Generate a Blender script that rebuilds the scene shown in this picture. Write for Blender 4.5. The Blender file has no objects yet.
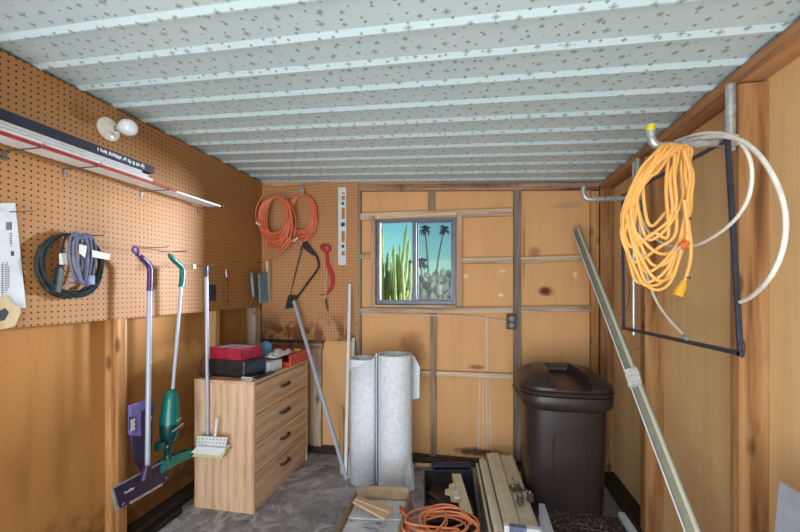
import bpy, bmesh, math, random
from mathutils import Vector, Matrix, Euler
random.seed(7)
S = bpy.context.scene
COL = S.collection
PI = math.pi

# ------------------------------------------------------------------ camera model
F = 372.0; TH = math.atan(73/372); SN, CS = math.sin(TH), math.cos(TH); H = 1.36; HZ = 289
D = 2.92; XL = -1.786; XR = .902
def ray(a, b):
    u = (a-400)/F
    return (-SN+u*CS, CS+u*SN, (HZ-b)/F)
def onX(a, b, X):
    r = ray(a, b); t = X/r[0]; return Vector((X, r[1]*t, H+r[2]*t))
def onY(a, b, Y):
    r = ray(a, b); t = Y/r[1]; return Vector((r[0]*t, Y, H+r[2]*t))
def onZ(a, b, Z=0.0):
    r = ray(a, b); t = (Z-H)/r[2]; return Vector((r[0]*t, r[1]*t, Z))
cam = bpy.data.cameras.new('camera'); co = bpy.data.objects.new('camera', cam); COL.objects.link(co)
co.location = (0, 0, H); co.rotation_euler = (PI/2, 0, TH)
cam.sensor_width = 36; cam.lens = 36*F/800; cam.shift_y = 23/800; cam.clip_start = .02; cam.clip_end = 500
S.camera = co

# ------------------------------------------------------------------ materials
def srgb(c):
    return tuple((x/255/12.92 if x/255 <= .04045 else ((x/255+.055)/1.055)**2.4) for x in c)+(1,)
class NT:
    def __init__(s, name):
        m = bpy.data.materials.new(name); m.use_nodes = True; s.m = m; s.t = m.node_tree; s.n = s.t.nodes
        s.b = s.n['Principled BSDF']
    def new(s, ty, **kw):
        n = s.n.new(ty)
        for k, v in kw.items():
            if k.startswith('i_'):
                key = k[2:]; key = int(key) if key.isdigit() else key
                n.inputs[key].default_value = v
            else: setattr(n, k, v)
        return n
    def L(s, a, b): s.t.links.new(a, b)
    def math(s, op, a, b=None, c=None, clamp=False):
        n = s.new('ShaderNodeMath', operation=op, use_clamp=clamp)
        for i, v in enumerate((a, b, c)):
            if v is None: continue
            if isinstance(v, (int, float)): n.inputs[i].default_value = v
            else: s.L(v, n.inputs[i])
        return n.outputs[0]
    def coords(s, scale=(1, 1, 1), loc=(0, 0, 0), rot=(0, 0, 0)):
        tc = s.new('ShaderNodeTexCoord'); mp = s.new('ShaderNodeMapping')
        mp.inputs['Scale'].default_value = scale; mp.inputs['Location'].default_value = loc; mp.inputs['Rotation'].default_value = rot
        s.L(tc.outputs['Object'], mp.inputs['Vector']); return mp.outputs[0]
    def noise(s, vec, scale, detail=4, rough=.55, dist=0):
        n = s.new('ShaderNodeTexNoise'); n.inputs['Scale'].default_value = scale; n.inputs['Detail'].default_value = detail
        n.inputs['Roughness'].default_value = rough; n.inputs['Distortion'].default_value = dist
        s.L(vec, n.inputs['Vector']); return n.outputs[0]
    def ramp(s, fac, stops):
        n = s.new('ShaderNodeValToRGB'); e = n.color_ramp.elements
        while len(e) < len(stops): e.new(.5)
        for i, (p, c) in enumerate(stops):
            e[i].position = p; e[i].color = c if len(c) == 4 else srgb(c)
        s.L(fac, n.inputs[0]); return n.outputs[0]
    def mix(s, fac, a, b, mode='MIX'):
        n = s.new('ShaderNodeMix', data_type='RGBA', blend_type=mode)
        for i, v in ((0, fac), (6, a), (7, b)):
            if isinstance(v, (int, float)): n.inputs[i].default_value = v
            elif isinstance(v, tuple): n.inputs[i].default_value = v if len(v) == 4 else srgb(v)
            else: s.L(v, n.inputs[i])
        return n.outputs[2]
    def bump(s, h, strength=.3, dist=.01):
        n = s.new('ShaderNodeBump'); n.inputs['Strength'].default_value = strength; n.inputs['Distance'].default_value = dist
        s.L(h, n.inputs['Height']); s.L(n.outputs[0], s.b.inputs['Normal'])
    def col(s, c):
        if isinstance(c, tuple): s.b.inputs['Base Color'].default_value = c if len(c) == 4 else srgb(c)
        else: s.L(c, s.b.inputs['Base Color'])
    def done(s, rough=.6, metal=0, spec=.5):
        s.b.inputs['Roughness'].default_value = rough; s.b.inputs['Metallic'].default_value = metal
        s.b.inputs['Specular IOR Level'].default_value = spec; return s.m

def plain(name, c, rough=.5, metal=0, var=.12, scale=30, spec=.5, bump=0):
    n = NT(name); v = n.coords(); f = n.noise(v, scale)
    d = tuple(int(x*(1-var)) for x in c); l = tuple(min(255, int(x*(1+var*.6))) for x in c)
    n.col(n.ramp(f, [(.3, d), (.7, l)]))
    if bump: n.bump(f, bump, .003)
    return n.done(rough, metal, spec)

def lift(c, k=.14, d=.12):
    g = sum(c)/3
    return tuple(int((x*(1-d)+g*d)*(1-k)+255*k) for x in c)
def wood(name, dark, mid, light, axis='z', fine=45, rough=.65, knots=0, dirt=None, spec=.3, up=.12):
    dark, mid, light = (lift(q_, up) for q_ in (dark, mid, light))
    n = NT(name); k = {'x': 0, 'y': 1, 'z': 2}[axis]
    sc = [fine]*3; sc[k] = fine/16
    v = n.coords(tuple(sc)); f = n.noise(v, 1, 5, .6, .6)
    sc2 = [7]*3; sc2[k] = .8
    f2 = n.noise(n.coords(tuple(sc2)), 1, 3, .5, 1.2)
    w = n.new('ShaderNodeTexWave', wave_type='RINGS', rings_direction=axis.upper()); w.inputs['Scale'].default_value = 1; w.inputs['Distortion'].default_value = 6
    w.inputs['Detail'].default_value = 2
    sc3 = [6]*3; sc3[k] = .7; n.L(n.coords(tuple(sc3), (3, 1, 2)), w.inputs['Vector'])
    g = n.math('ADD', n.math('MULTIPLY', f, .55), n.math('ADD', n.math('MULTIPLY', f2, .3), n.math('MULTIPLY', w.outputs['Fac'], .15)))
    c = n.ramp(g, [(.33, dark), (.5, mid), (.66, light)])
    if knots:
        vo = n.new('ShaderNodeTexVoronoi'); vo.inputs['Scale'].default_value = 1
        s4 = [9]*3; s4[k] = 4; n.L(n.coords(tuple(s4)), vo.inputs['Vector'])
        kn = n.ramp(vo.outputs['Distance'], [(.10, (1, 1, 1, 1)), (.2, (0, 0, 0, 1))])
        c = n.mix(n.math('MULTIPLY', kn, .7), c, tuple(int(x*.6) for x in dark))
    if dirt:
        dn = n.noise(n.coords(), 5, 6, .7); c = n.mix(n.ramp(dn, [(.5, (0, 0, 0, 1)), (.68, (.85, .85, .85, 1))]), c, dirt)
    n.col(c); n.bump(g, .25, .003); return n.done(rough, 0, spec)

M = {}
# left peg board and back peg board share one sheet material (holes drilled every inch)
def pegmat(name, ax, base1, base2, stain):
    base1, base2 = lift(base1, .04, 0), lift(base2, .04, 0)
    n = NT(name); tc = n.new('ShaderNodeTexCoord'); sp = n.new('ShaderNodeSeparateXYZ'); n.L(tc.outputs['Object'], sp.inputs[0])
    p = .0254; r2 = None
    for o in (sp.outputs[ax], sp.outputs[2]):
        fr = n.math('SUBTRACT', n.math('FRACT', n.math('DIVIDE', n.math('ADD', o, 10.003), p)), .5)
        sq = n.math('MULTIPLY', fr, fr); r2 = sq if r2 is None else n.math('ADD', r2, sq)
    hole = n.math('LESS_THAN', r2, .155**2)
    v = n.coords(); a = n.noise(v, 2.2, 4, .6); b = n.noise(v, 60, 3)
    c = n.mix(n.math('MULTIPLY', a, 1.0), base1, base2)
    c = n.mix(n.math('MULTIPLY', b, .25), c, tuple(int(x*.72) for x in base1))
    st = n.noise(n.coords((9, 9, 5), (4, 2, 1)), 1, 5, .65, .5)
    zf = n.math('SUBTRACT', 1, n.math('MULTIPLY', n.math('SUBTRACT', sp.outputs[2], 1.02), 6), clamp=True) if ax == 0 else None
    sm = n.ramp(st, [(.45, (0, 0, 0, 1)), (.52, (1, 1, 1, 1))])
    if zf is not None:
        c = n.mix(n.math('MULTIPLY', n.math('MULTIPLY', sm, zf), .85, clamp=True), c, stain)
    c = n.mix(hole, c, (22, 12, 8)); n.col(c)
    n.bump(n.math('SUBTRACT', 1, hole), .6, .004); return n.done(.55, 0, .35)
M['peg_left'] = pegmat('pegboard_brown', 1, (178, 126, 72), (160, 106, 54), (120, 70, 40))
M['peg_back'] = pegmat('pegboard_tan', 0, (198, 146, 98), (182, 128, 80), (104, 56, 28))

def sheet(name, a, b, dark, streak=.35, spots=()):
    a, b = lift(a, .05, 0), lift(b, .05, 0)
    n = NT(name); v = n.coords(); f = n.noise(v, 1.7, 5, .6); g = n.noise(v, 120, 2)
    st = n.noise(n.coords((9, 9, .9)), 1, 5, .6, .4)
    c = n.mix(f, a, b); c = n.mix(n.math('MULTIPLY', g, .18), c, dark)
    c = n.mix(n.math('MULTIPLY', n.ramp(st, [(.5, (0, 0, 0, 1)), (.75, (1, 1, 1, 1))]), streak), c, dark)
    tc = n.new('ShaderNodeTexCoord'); sp = n.new('ShaderNodeSeparateXYZ'); n.L(tc.outputs['Object'], sp.inputs[0])
    nz = n.noise(v, 14, 4, .7)
    for (ax, u, w, ru, rw, col, k) in spots:           # blotches with a place of their own
        du = n.math('DIVIDE', n.math('SUBTRACT', sp.outputs[ax], u), ru); dw = n.math('DIVIDE', n.math('SUBTRACT', sp.outputs[2], w), rw)
        r = n.math('ADD', n.math('MULTIPLY', du, du), n.math('MULTIPLY', dw, dw))
        r = n.math('ADD', r, n.math('MULTIPLY', n.math('SUBTRACT', nz, .5), 2.2))
        m = n.math('MULTIPLY', n.math('SUBTRACT', 1.15, r, clamp=True), k, clamp=True)
        c = n.mix(m, c, col)
    n.col(c); n.bump(g, .12, .002); return n.done(.7, 0, .25)
def bx(a, b): return onY(a, b, D+.04)
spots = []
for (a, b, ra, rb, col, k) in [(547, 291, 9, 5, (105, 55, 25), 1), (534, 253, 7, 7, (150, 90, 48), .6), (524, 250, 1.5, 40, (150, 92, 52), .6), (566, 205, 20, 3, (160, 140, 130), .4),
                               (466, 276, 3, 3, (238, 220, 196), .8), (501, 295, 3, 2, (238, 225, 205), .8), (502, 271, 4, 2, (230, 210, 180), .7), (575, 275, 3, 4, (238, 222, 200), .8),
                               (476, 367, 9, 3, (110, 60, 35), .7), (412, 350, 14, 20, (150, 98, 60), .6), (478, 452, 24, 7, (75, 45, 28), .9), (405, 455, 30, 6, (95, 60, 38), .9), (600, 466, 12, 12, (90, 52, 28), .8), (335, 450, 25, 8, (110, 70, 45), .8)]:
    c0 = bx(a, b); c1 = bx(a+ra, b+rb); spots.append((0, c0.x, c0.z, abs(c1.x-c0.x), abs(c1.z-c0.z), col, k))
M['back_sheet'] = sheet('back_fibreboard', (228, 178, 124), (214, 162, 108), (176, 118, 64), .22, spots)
lsp = [(1, 1.05, -.1, .9, .45, (104, 62, 28), .35), (1, 1.95, .1, .5, .22, (70, 40, 20), .8), (1, 1.35, -.1, .25, .4, (100, 58, 26), .4), (1, 2.1, .92, .25, .1, (210, 160, 105), .6)]
M['left_sheet'] = sheet('left_fibreboard', (180, 126, 66), (160, 106, 50), (96, 54, 22), .38, lsp)
M['right_sheet'] = sheet('right_fibreboard', (236, 200, 148), (220, 180, 124), (160, 112, 58), .3, [(1, 1.9, .35, .18, .35, (196, 158, 112), .5)])
M['stud_z'] = wood('stud_left', (126, 78, 36), (180, 122, 64), (204, 150, 88), 'z', knots=1, up=.03)
M['stud_pale_z'] = wood('stud_pale', (165, 120, 72), (200, 156, 104), (218, 178, 128), 'z', up=0)
M['stud_right_z'] = wood('stud_right', (104, 64, 28), (160, 108, 60), (184, 134, 82), 'z', knots=1, up=.03)
M['plate_right_y'] = wood('plate_right', (118, 72, 38), (166, 112, 68), (188, 136, 90), 'y', up=.04)
M['girt_x'] = wood('girt', (126, 96, 72), (192, 160, 126), (220, 194, 160), 'x')
M['girt_z'] = wood('girt_upright', (108, 78, 54), (166, 128, 92), (198, 164, 124), 'z')
M['grey_z'] = wood('weathered_upright', (72, 62, 56), (118, 102, 88), (150, 132, 112), 'z')
M['beam_x'] = wood('weathered_beam', (74, 46, 34), (150, 104, 74), (186, 142, 108), 'x', dirt=(64, 44, 36))
M['sill'] = wood('dirty_plate', (34, 26, 22), (66, 50, 40), (96, 74, 58), 'x', dirt=(28, 22, 20), up=.02)
M['sill_y'] = wood('dirty_shaded_plate', (22, 17, 14), (44, 34, 26), (66, 52, 40), 'y', dirt=(20, 17, 15), up=0)  # near-black: dirt, with the right plate's shadow painted into the tone
M['casing_z'] = wood('casing_upright', (150, 104, 72), (192, 148, 110), (216, 176, 138), 'z')
M['casing_x'] = wood('casing_head', (186, 150, 104), (224, 192, 146), (238, 212, 172), 'x')
M['oak_side'] = wood('oak_laminate_side', (180, 128, 88), (210, 164, 124), (224, 184, 146), 'z', 95, .45)
M['oak_front'] = wood('oak_laminate_front', (168, 118, 80), (200, 154, 114), (218, 176, 136), 'y', 95, .45)
M['lath_weathered'] = wood('weathered_pale', (120, 96, 74), (176, 152, 128), (204, 184, 160), 'z', knots=1, up=0)
M['lath'] = wood('lath_wood', (176, 128, 80), (210, 164, 110), (226, 186, 134), 'z')
M['veneer'] = wood('veneer', (176, 124, 76), (200, 148, 96), (214, 166, 114), 'x', rough=.5)

# concrete floor
n = NT('concrete'); v = n.coords(); a = n.noise(v, 2.6, 6, .65, .5); b = n.noise(v, 14, 6, .7); w = n.noise(n.coords((1, 1, 1), (5, 3, 0)), 4, 5, .6, 1.5)
c = n.ramp(a, [(.3, (98, 95, 97)), (.5, (146, 143, 147)), (.7, (186, 185, 192))])
c = n.mix(n.ramp(b, [(.48, (0, 0, 0, 1)), (.7, (.7, .7, .7, 1))]), c, (84, 79, 76))
c = n.mix(n.ramp(w, [(.54, (0, 0, 0, 1)), (.61, (.65, .65, .65, 1)), (.68, (0, 0, 0, 1))]), c, (200, 200, 208))
n.col(c); n.bump(b, .3, .006); M['concrete'] = n.done(.6, 0, .4)

# printed roof sheet: scattered little star marks
n = NT('printed_roof_sheet'); tc = n.new('ShaderNodeTexCoord'); sp = n.new('ShaderNodeSeparateXYZ'); n.L(tc.outputs['Object'], sp.inputs[0])
YZ = n.math('SUBTRACT', n.math('ADD', sp.outputs[1], n.math('MULTIPLY', sp.outputs[0], .04)), n.math('ADD', sp.outputs[2], n.math('MULTIPLY', sp.outputs[0], .058)))
def stars(cell, R, wd, ox, oy, jit):
    row = n.math('FLOOR', n.math('DIVIDE', n.math('ADD', YZ, oy), cell*.62))
    gx = n.math('ADD', n.math('DIVIDE', n.math('ADD', sp.outputs[0], ox), cell), n.math('MULTIPLY', row, .37))
    gy = n.math('DIVIDE', n.math('ADD', YZ, oy), cell*.62)
    cx = n.math('FLOOR', gx)
    cb = n.new('ShaderNodeCombineXYZ'); n.L(cx, cb.inputs[0]); n.L(row, cb.inputs[1]); cb.inputs[2].default_value = jit
    wn = n.new('ShaderNodeTexWhiteNoise', noise_dimensions='3D'); n.L(cb.outputs[0], wn.inputs[0])
    s2 = n.new('ShaderNodeSeparateColor'); n.L(wn.outputs['Color'], s2.inputs[0])
    dx = n.math('SUBTRACT', n.math('SUBTRACT', n.math('FRACT', gx), .5), n.math('MULTIPLY', n.math('SUBTRACT', s2.outputs[0], .5), .45))
    dy = n.math('MULTIPLY', n.math('SUBTRACT', n.math('SUBTRACT', n.math('FRACT', gy), .5), n.math('MULTIPLY', n.math('SUBTRACT', s2.outputs[1], .5), .3)), .62)
    X = n.math('ABSOLUTE', dx); Y = n.math('ABSOLUTE', dy)
    arm = n.math('LESS_THAN', n.math('MINIMUM', X, Y), wd)
    e1 = n.math('ABSOLUTE', n.math('SUBTRACT', X, Y)); dg = n.math('LESS_THAN', e1, wd)
    r = n.math('SQRT', n.math('ADD', n.math('MULTIPLY', X, X), n.math('MULTIPLY', Y, Y)))
    RR = n.math('MULTIPLY', n.math('ADD', n.math('MULTIPLY', s2.outputs[2], .7), .35), R)
    long_ = n.math('MULTIPLY', arm, n.math('LESS_THAN', r, RR)); short = n.math('MULTIPLY', dg, n.math('LESS_THAN', r, n.math('MULTIPLY', RR, .8)))
    return n.math('MAXIMUM', long_, short)
st = n.math('MAXIMUM', stars(.084, .19, .020, 20, 20, 1.5), stars(.074, .09, .024, 20.02, 20.013, 7.5))
v = n.coords(); f = n.noise(v, 1.5, 3); g = n.noise(v, 40, 3)
c = n.mix(f, (190, 217, 225), (204, 226, 232)); c = n.mix(n.math('MULTIPLY', g, .2), c, (152, 176, 180))
n.col(n.mix(n.math('MULTIPLY', st, .68), c, (102, 100, 72))); M['roof'] = n.done(.33, 0, .5)

M['white_metal'] = plain('white_enamel', (216, 220, 224), .35, 0, .06, 8)
M['white_plastic'] = plain('white_plastic', (222, 224, 226), .4, 0, .05, 10)
M['porcelain'] = plain('porcelain', (232, 230, 222), .18, 0, .05, 8)
M['opal'] = plain('opal_glass', (226, 230, 240), .12, 0, .03, 5, .6)
M['alu_window'] = plain('grey_aluminium', (104, 108, 122), .45, .3, .1, 20)
M['pole'] = plain('satin_pole', (172, 180, 200), .3, .15, .04, 12)
M['steel'] = plain('galvanised_steel', (190, 197, 200), .38, .6, .18, 50)
M['wire'] = plain('hook_wire', (112, 100, 96), .4, .7, .1, 50)
M['frame_blue'] = plain('slate_angle', (66, 70, 88), .45, .4, .15, 40)
M['purple'] = plain('purple_plastic', (68, 44, 108), .3, 0, .1, 12)
M['purple_light'] = plain('lilac_plastic', (98, 78, 148), .3, 0, .1, 12)
M['purple_dark'] = plain('deep_purple', (48, 34, 66), .35, 0, .25, 30)
M['lilac_clear'] = plain('lilac_bottle', (108, 98, 166), .25, 0, .1, 12)
M['label_white'] = plain('label_paper', (206, 206, 228), .6, 0, .12, 90)
M['ink'] = plain('ink', (56, 58, 70), .6, 0, .05, 30)
M['ink_white'] = plain('white_ink', (214, 218, 226), .6, 0, .05, 30)
M['teal'] = plain('teal_plastic', (6, 112, 108), .25, 0, .12, 12)
M['teal_dark'] = plain('dark_teal_plastic', (4, 62, 60), .22, 0, .15, 12)
M['black'] = plain('black_plastic', (36, 36, 40), .4, 0, .2, 30)
M['charcoal'] = plain('charcoal_vinyl', (44, 42, 44), .35, 0, .25, 25, .5, .2)
M['cord_dark'] = plain('dark_green_cord', (34, 50, 54), .45, 0, .2, 40)
M['cord_slate'] = plain('slate_cord', (110, 118, 150), .45, 0, .15, 40)
M['cord_orange'] = plain('orange_cord', (218, 112, 72), .45, 0, .05, 8)
M['cord_coral'] = plain('coral_orange_cord', (224, 138, 98), .45, 0, .05, 8)
M['cord_yellow'] = plain('yellow_orange_cord', (240, 182, 100), .42, 0, .04, 8)
M['plug_yellow'] = plain('yellow_plug', (226, 172, 54), .45, 0, .1, 40)
M['plug_orange'] = plain('orange_plug', (236, 112, 52), .45, 0, .1, 40)
M['hose'] = plain('white_hose', (232, 232, 224), .35, 0, .08, 25)
M['tag'] = plain('tag_paper', (214, 214, 208), .6, 0, .08, 120)
M['yellow_tape'] = plain('yellow_tape', (230, 214, 60), .5, 0, .1, 30)
M['red'] = plain('crimson_plastic', (182, 28, 46), .4, 0, .15, 25)
M['red_box'] = plain('magenta_red', (160, 30, 58), .5, 0, .2, 30)
M['red_orange'] = plain('vermilion', (206, 66, 44), .4, 0, .12, 20)
M['blue_soft'] = plain('sky_blue_plastic', (92, 146, 192), .4, 0, .1, 15)
M['blue_grey'] = plain('blue_grey_rubber', (120, 148, 164), .5, 0, .12, 25)
M['navy'] = plain('navy_panel', (42, 54, 84), .35, 0, .2, 25)
M['saw_black'] = plain('brown_black_enamel', (50, 38, 36), .45, .2, .35, 60)
M['beige'] = plain('beige_enamel', (210, 202, 176), .42, .05, .05, 14)
M['beige_pale'] = plain('pale_beige_enamel', (216, 210, 192), .42, .05, .05, 14)
M['track'] = plain('galvanised_track', (158, 156, 138), .4, .4, .08, 30)
M['film'] = plain('clear_wrap', (206, 210, 208), .25, 0, .2, 80)
M['carton_navy'] = plain('navy_carton', (38, 40, 62), .5, 0, .2, 12)
M['strip_red'] = plain('red_strip', (168, 50, 44), .5, 0, .15, 20)
M['cardboard'] = plain('cardboard', (158, 136, 112), .8, 0, .15, 15)
M['carton_white'] = plain('white_card', (208, 214, 222), .7, 0, .06, 12)
M['sponge'] = plain('sponge', (206, 196, 146), .9, 0, .15, 200, .2, .4)
M['bristle'] = plain('bristles', (118, 150, 170), .8, 0, .3, 160, .2, .4)
M['pale_wood'] = wood('pale_handle', (168, 136, 92), (200, 172, 126), (218, 194, 150), 'z', rough=.4)
M['board_grey'] = plain('pale_grey_board', (168, 176, 186), .6, 0, .1, 9)
M['rust'] = plain('rusty_metal', (96, 86, 76), .5, .5, .5, 60)
M['yard'] = plain('desert_gravel', (120, 112, 108), .9, 0, .2, 3)
M['block'] = plain('block_wall', (150, 140, 168), .9, 0, .15, 3)
M['stucco'] = plain('stucco', (150, 144, 148), .9, 0, .05, 3)
M['tree'] = plain('far_leaves', (70, 96, 62), .8, 0, .5, 6)
M['palm_trunk'] = plain('palm_trunk', (150, 132, 112), .9, 0, .2, 5)
M['palm_leaf'] = plain('palm_leaf', (62, 78, 58), .7, 0, .3, 5)
M['prickly'] = plain('prickly_pear', (92, 106, 86), .7, 0, .3, 18)

# ribbed cactus skin
n = NT('cactus_skin'); v = n.coords((14, 14, 2)); f = n.noise(v, 1.3, 4); g = n.noise(n.coords(), 60, 3)
c = n.ramp(f, [(.35, (52, 80, 34)), (.65, (104, 128, 62))]); n.col(n.mix(n.math('MULTIPLY', g, .3), c, (150, 164, 110))); M['cactus'] = n.done(.6, 0, .3)
# quilted foam wrap
n = NT('quilted_foam'); tc = n.new('ShaderNodeTexCoord'); sp = n.new('ShaderNodeSeparateXYZ'); n.L(tc.outputs['Object'], sp.inputs[0])
r = n.math('SINE', n.math('MULTIPLY', sp.outputs[2], 420)); q = n.noise(n.coords((60, 60, 25)), 1, 4, .6)
h = n.math('ADD', n.math('MULTIPLY', r, .14), q)
n.col(n.ramp(h, [(.3, (204, 216, 234)), (.5, (222, 230, 240)), (.7, (236, 240, 246))])); n.bump(h, .55, .006); M['foam'] = n.done(.55, 0, .35)
# plastic can
n = NT('can_plastic'); v = n.coords(); f = n.noise(v, 220, 2); g = n.noise(v, 5, 5, .6)
c = n.mix(g, (38, 31, 31), (58, 47, 45)); n.col(c); n.bump(f, .15, .002); M['can'] = n.done(.38, 0, .5)
# gritty tread
n = NT('gritty_tread'); v = n.coords((1, 1, 1)); br = n.new('ShaderNodeTexVoronoi'); br.inputs['Scale'].default_value = 70; n.L(v, br.inputs['Vector'])
n.col(n.ramp(br.outputs['Distance'], [(.08, (140, 128, 124)), (.3, (92, 78, 74)), (.5, (44, 36, 36))])); n.bump(br.outputs['Distance'], .8, .006); M['tread'] = n.done(.6, .2, .4)
# newspapers / packs in the box
n = NT('printed_paper'); v = n.coords((60, 8, 20)); f = n.noise(v, 1, 4, .7); n.col(n.ramp(f, [(.3, (160, 166, 176)), (.5, (204, 206, 210)), (.75, (230, 230, 230))])); M['paper'] = n.done(.6, 0, .3)
n = NT('blue_print'); v = n.coords((9, 30, 20)); f = n.noise(v, 1, 4, .7); n.col(n.ramp(f, [(.38, (104, 130, 172)), (.46, (196, 202, 212)), (.75, (230, 230, 232))])); M['paper_blue'] = n.done(.45, 0, .4)
# glass and fly screen
def veil(name, colour, fac, rough=.05):
    n = NT(name); n.n.remove(n.b); o = n.n['Material Output']
    t = n.new('ShaderNodeBsdfTransparent'); g = n.new('ShaderNodeBsdfGlossy'); g.inputs['Roughness'].default_value = rough
    g.inputs['Color'].default_value = srgb(colour); mx = n.new('ShaderNodeMixShader'); mx.inputs[0].default_value = fac
    n.L(t.outputs[0], mx.inputs[1]); n.L(g.outputs[0], mx.inputs[2]); n.L(mx.outputs[0], o.inputs[0]); return n.m
M['glass'] = veil('window_glass', (255, 255, 255), .006)
n = NT('fly_screen'); o = n.n['Material Output']; n.col((70, 86, 116)); n.b.inputs['Roughness'].default_value = .8
t = n.new('ShaderNodeBsdfTransparent'); wv = n.new('ShaderNodeTexWave', wave_type='BANDS', bands_direction='Z'); wv.inputs['Scale'].default_value = 34; wv.inputs['Distortion'].default_value = 2.5; wv.inputs['Detail'].default_value = 1; wv.inputs['Detail Scale'].default_value = .5
n.L(n.coords(), wv.inputs['Vector']); mx = n.new('ShaderNodeMixShader'); n.L(n.math('ADD', n.math('MULTIPLY', wv.outputs['Fac'], .14), .12), mx.inputs[0])
n.L(t.outputs[0], mx.inputs[1]); n.L(n.b.outputs[0], mx.inputs[2]); n.L(mx.outputs[0], o.inputs[0]); M['screen'] = n.m

# ------------------------------------------------------------------ mesh helpers
ORG = {}
def frame_from(d):
    d = d.normalized(); u = Vector((0, 0, 1)) if abs(d.z) < .95 else Vector((1, 0, 0))
    a = d.cross(u).normalized(); b = a.cross(d).normalized(); return a, b
class MB:
    def __init__(s): s.bm = bmesh.new()
    def box(s, c, size, rot=None):
        m = Matrix.Translation(Vector(c)) @ (rot.to_4x4() if rot is not None else Matrix.Identity(4)) @ Matrix.Diagonal((size[0], size[1], size[2], 1))
        bmesh.ops.create_cube(s.bm, size=1, matrix=m); return s
    def bb(s, a, b):
        a, b = Vector(a), Vector(b); return s.box((a+b)/2, [abs(x) for x in (b-a)])
    def beam(s, p, q, w, h, up=(0, 0, 1)):
        p, q = Vector(p), Vector(q); d = (q-p); y = d.normalized(); u = Vector(up); x = y.cross(u).normalized(); z = x.cross(y)
        return s.box((p+q)/2, (w, d.length, h), Matrix((x, y, z)).transposed())
    def tube(s, pts, r, n=8, closed=False, flat=None):
        pts = [Vector(p) for p in pts]; N = len(pts); rings = []
        a = None
        for i, p in enumerate(pts):
            d = (pts[(i+1) % N]-pts[i-1]) if closed else (pts[min(i+1, N-1)]-pts[max(i-1, 0)])
            if d.length < 1e-9: d = Vector((0, 0, 1))
            d.normalize()
            if a is None: a, b = frame_from(d)
            else:
                a = (a-d*a.dot(d)); a = a.normalized() if a.length > 1e-6 else frame_from(d)[0]; b = a.cross(d)*-1
            rr = r[i] if isinstance(r, (list, tuple)) else r
            b = d.cross(a)
            rings.append([s.bm.verts.new(p+a*(rr*math.cos(2*PI*k/n))+b*(rr*(flat or 1)*math.sin(2*PI*k/n))) for k in range(n)])
        for i in range(N if closed else N-1):
            A, B = rings[i], rings[(i+1) % N]
            for k in range(n): s.bm.faces.new((A[k], A[(k+1) % n], B[(k+1) % n], B[k]))
        if not closed:
            s.bm.faces.new(rings[0][::-1]); s.bm.faces.new(rings[-1])
        return s
    def lathe(s, prof, base=(0, 0, 0), axis=(0, 0, 1), n=32, sx=1, sy=1, sup=None):
        d = Vector(axis).normalized(); a, b = frame_from(d); base = Vector(base); rings = []
        for r, z in prof:
            ring = []
            for k in range(n):
                t = 2*PI*k/n; cx, cy = math.cos(t), math.sin(t)
                if sup: cx, cy = math.copysign(abs(cx)**sup, cx), math.copysign(abs(cy)**sup, cy)
                ring.append(s.bm.verts.new(base+a*(r*cx*sx)+b*(r*cy*sy)+d*z))
            rings.append(ring)
        for A, B in zip(rings, rings[1:]):
            for k in range(n): s.bm.faces.new((A[k], A[(k+1) % n], B[(k+1) % n], B[k]))
        s.bm.faces.new(rings[0][::-1]); s.bm.faces.new(rings[-1]); return s
    def prism(s, poly, off):
        off = Vector(off); A = [s.bm.verts.new(Vector(p)) for p in poly]; B = [s.bm.verts.new(Vector(p)+off) for p in poly]
        s.bm.faces.new(A[::-1]); s.bm.faces.new(B); N = len(poly)
        for k in range(N): s.bm.faces.new((A[k], A[(k+1) % N], B[(k+1) % N], B[k]))
        return s
    def ball(s, c, r, seg=16):
        r = (r, r, r) if isinstance(r, (int, float)) else r
        bmesh.ops.create_uvsphere(s.bm, u_segments=seg, v_segments=seg//2+2, radius=1, matrix=Matrix.Translation(Vector(c)) @ Matrix.Diagonal((r[0], r[1], r[2], 1))); return s
    def build(s, name, mat, parent=None, smooth=False, bevel=0, auto=None, sub=0, origin=None, rot=None):
        bmesh.ops.recalc_face_normals(s.bm, faces=s.bm.faces[:])
        if parent is not None: org = ORG[parent.name]
        elif origin is not None: org = Vector(origin)
        else:
            xs = [v.co for v in s.bm.verts]
            org = Vector(((min(v.x for v in xs)+max(v.x for v in xs))/2, (min(v.y for v in xs)+max(v.y for v in xs))/2, min(v.z for v in xs)))
        me = bpy.data.meshes.new(name)
        bmesh.ops.translate(s.bm, verts=s.bm.verts[:], vec=-org)
        if smooth:
            for f in s.bm.faces: f.smooth = True
        s.bm.to_mesh(me); s.bm.free()
        if smooth:
            try: me.set_sharp_from_angle(angle=math.radians(auto or 40))
            except Exception: pass
        me.materials.append(M[mat] if isinstance(mat, str) else mat)
        o = bpy.data.objects.new(name, me); COL.objects.link(o)
        if parent is not None: o.parent = parent
        else: o.location = org
        ORG[o.name] = org
        if bevel:
            m = o.modifiers.new('bevel', 'BEVEL'); m.width = bevel; m.segments = 2; m.limit_method = 'ANGLE'
        if sub:
            m = o.modifiers.new('sub', 'SUBSURF'); m.levels = sub; m.render_levels = sub
        return o
def tag(o, label, cat, group=None, kind=None):
    o['label'] = label; o['category'] = cat
    if group: o['group'] = group
    if kind: o['kind'] = kind
    return o
def thing(name, label, cat, loc, group=None):
    o = bpy.data.objects.new(name, None); COL.objects.link(o); o.empty_display_size = .05; o.location = loc; ORG[o.name] = Vector(loc)
    return tag(o, label, cat, group)
def struct(mb, name, mat, parent=None, **kw):
    o = mb.build(name, mat, parent, origin=(0, 0, 0), **kw) if parent is None else mb.build(name, mat, parent, **kw)
    if parent is None: o['kind'] = 'structure'
    return o
TRIM = [0]
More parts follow.
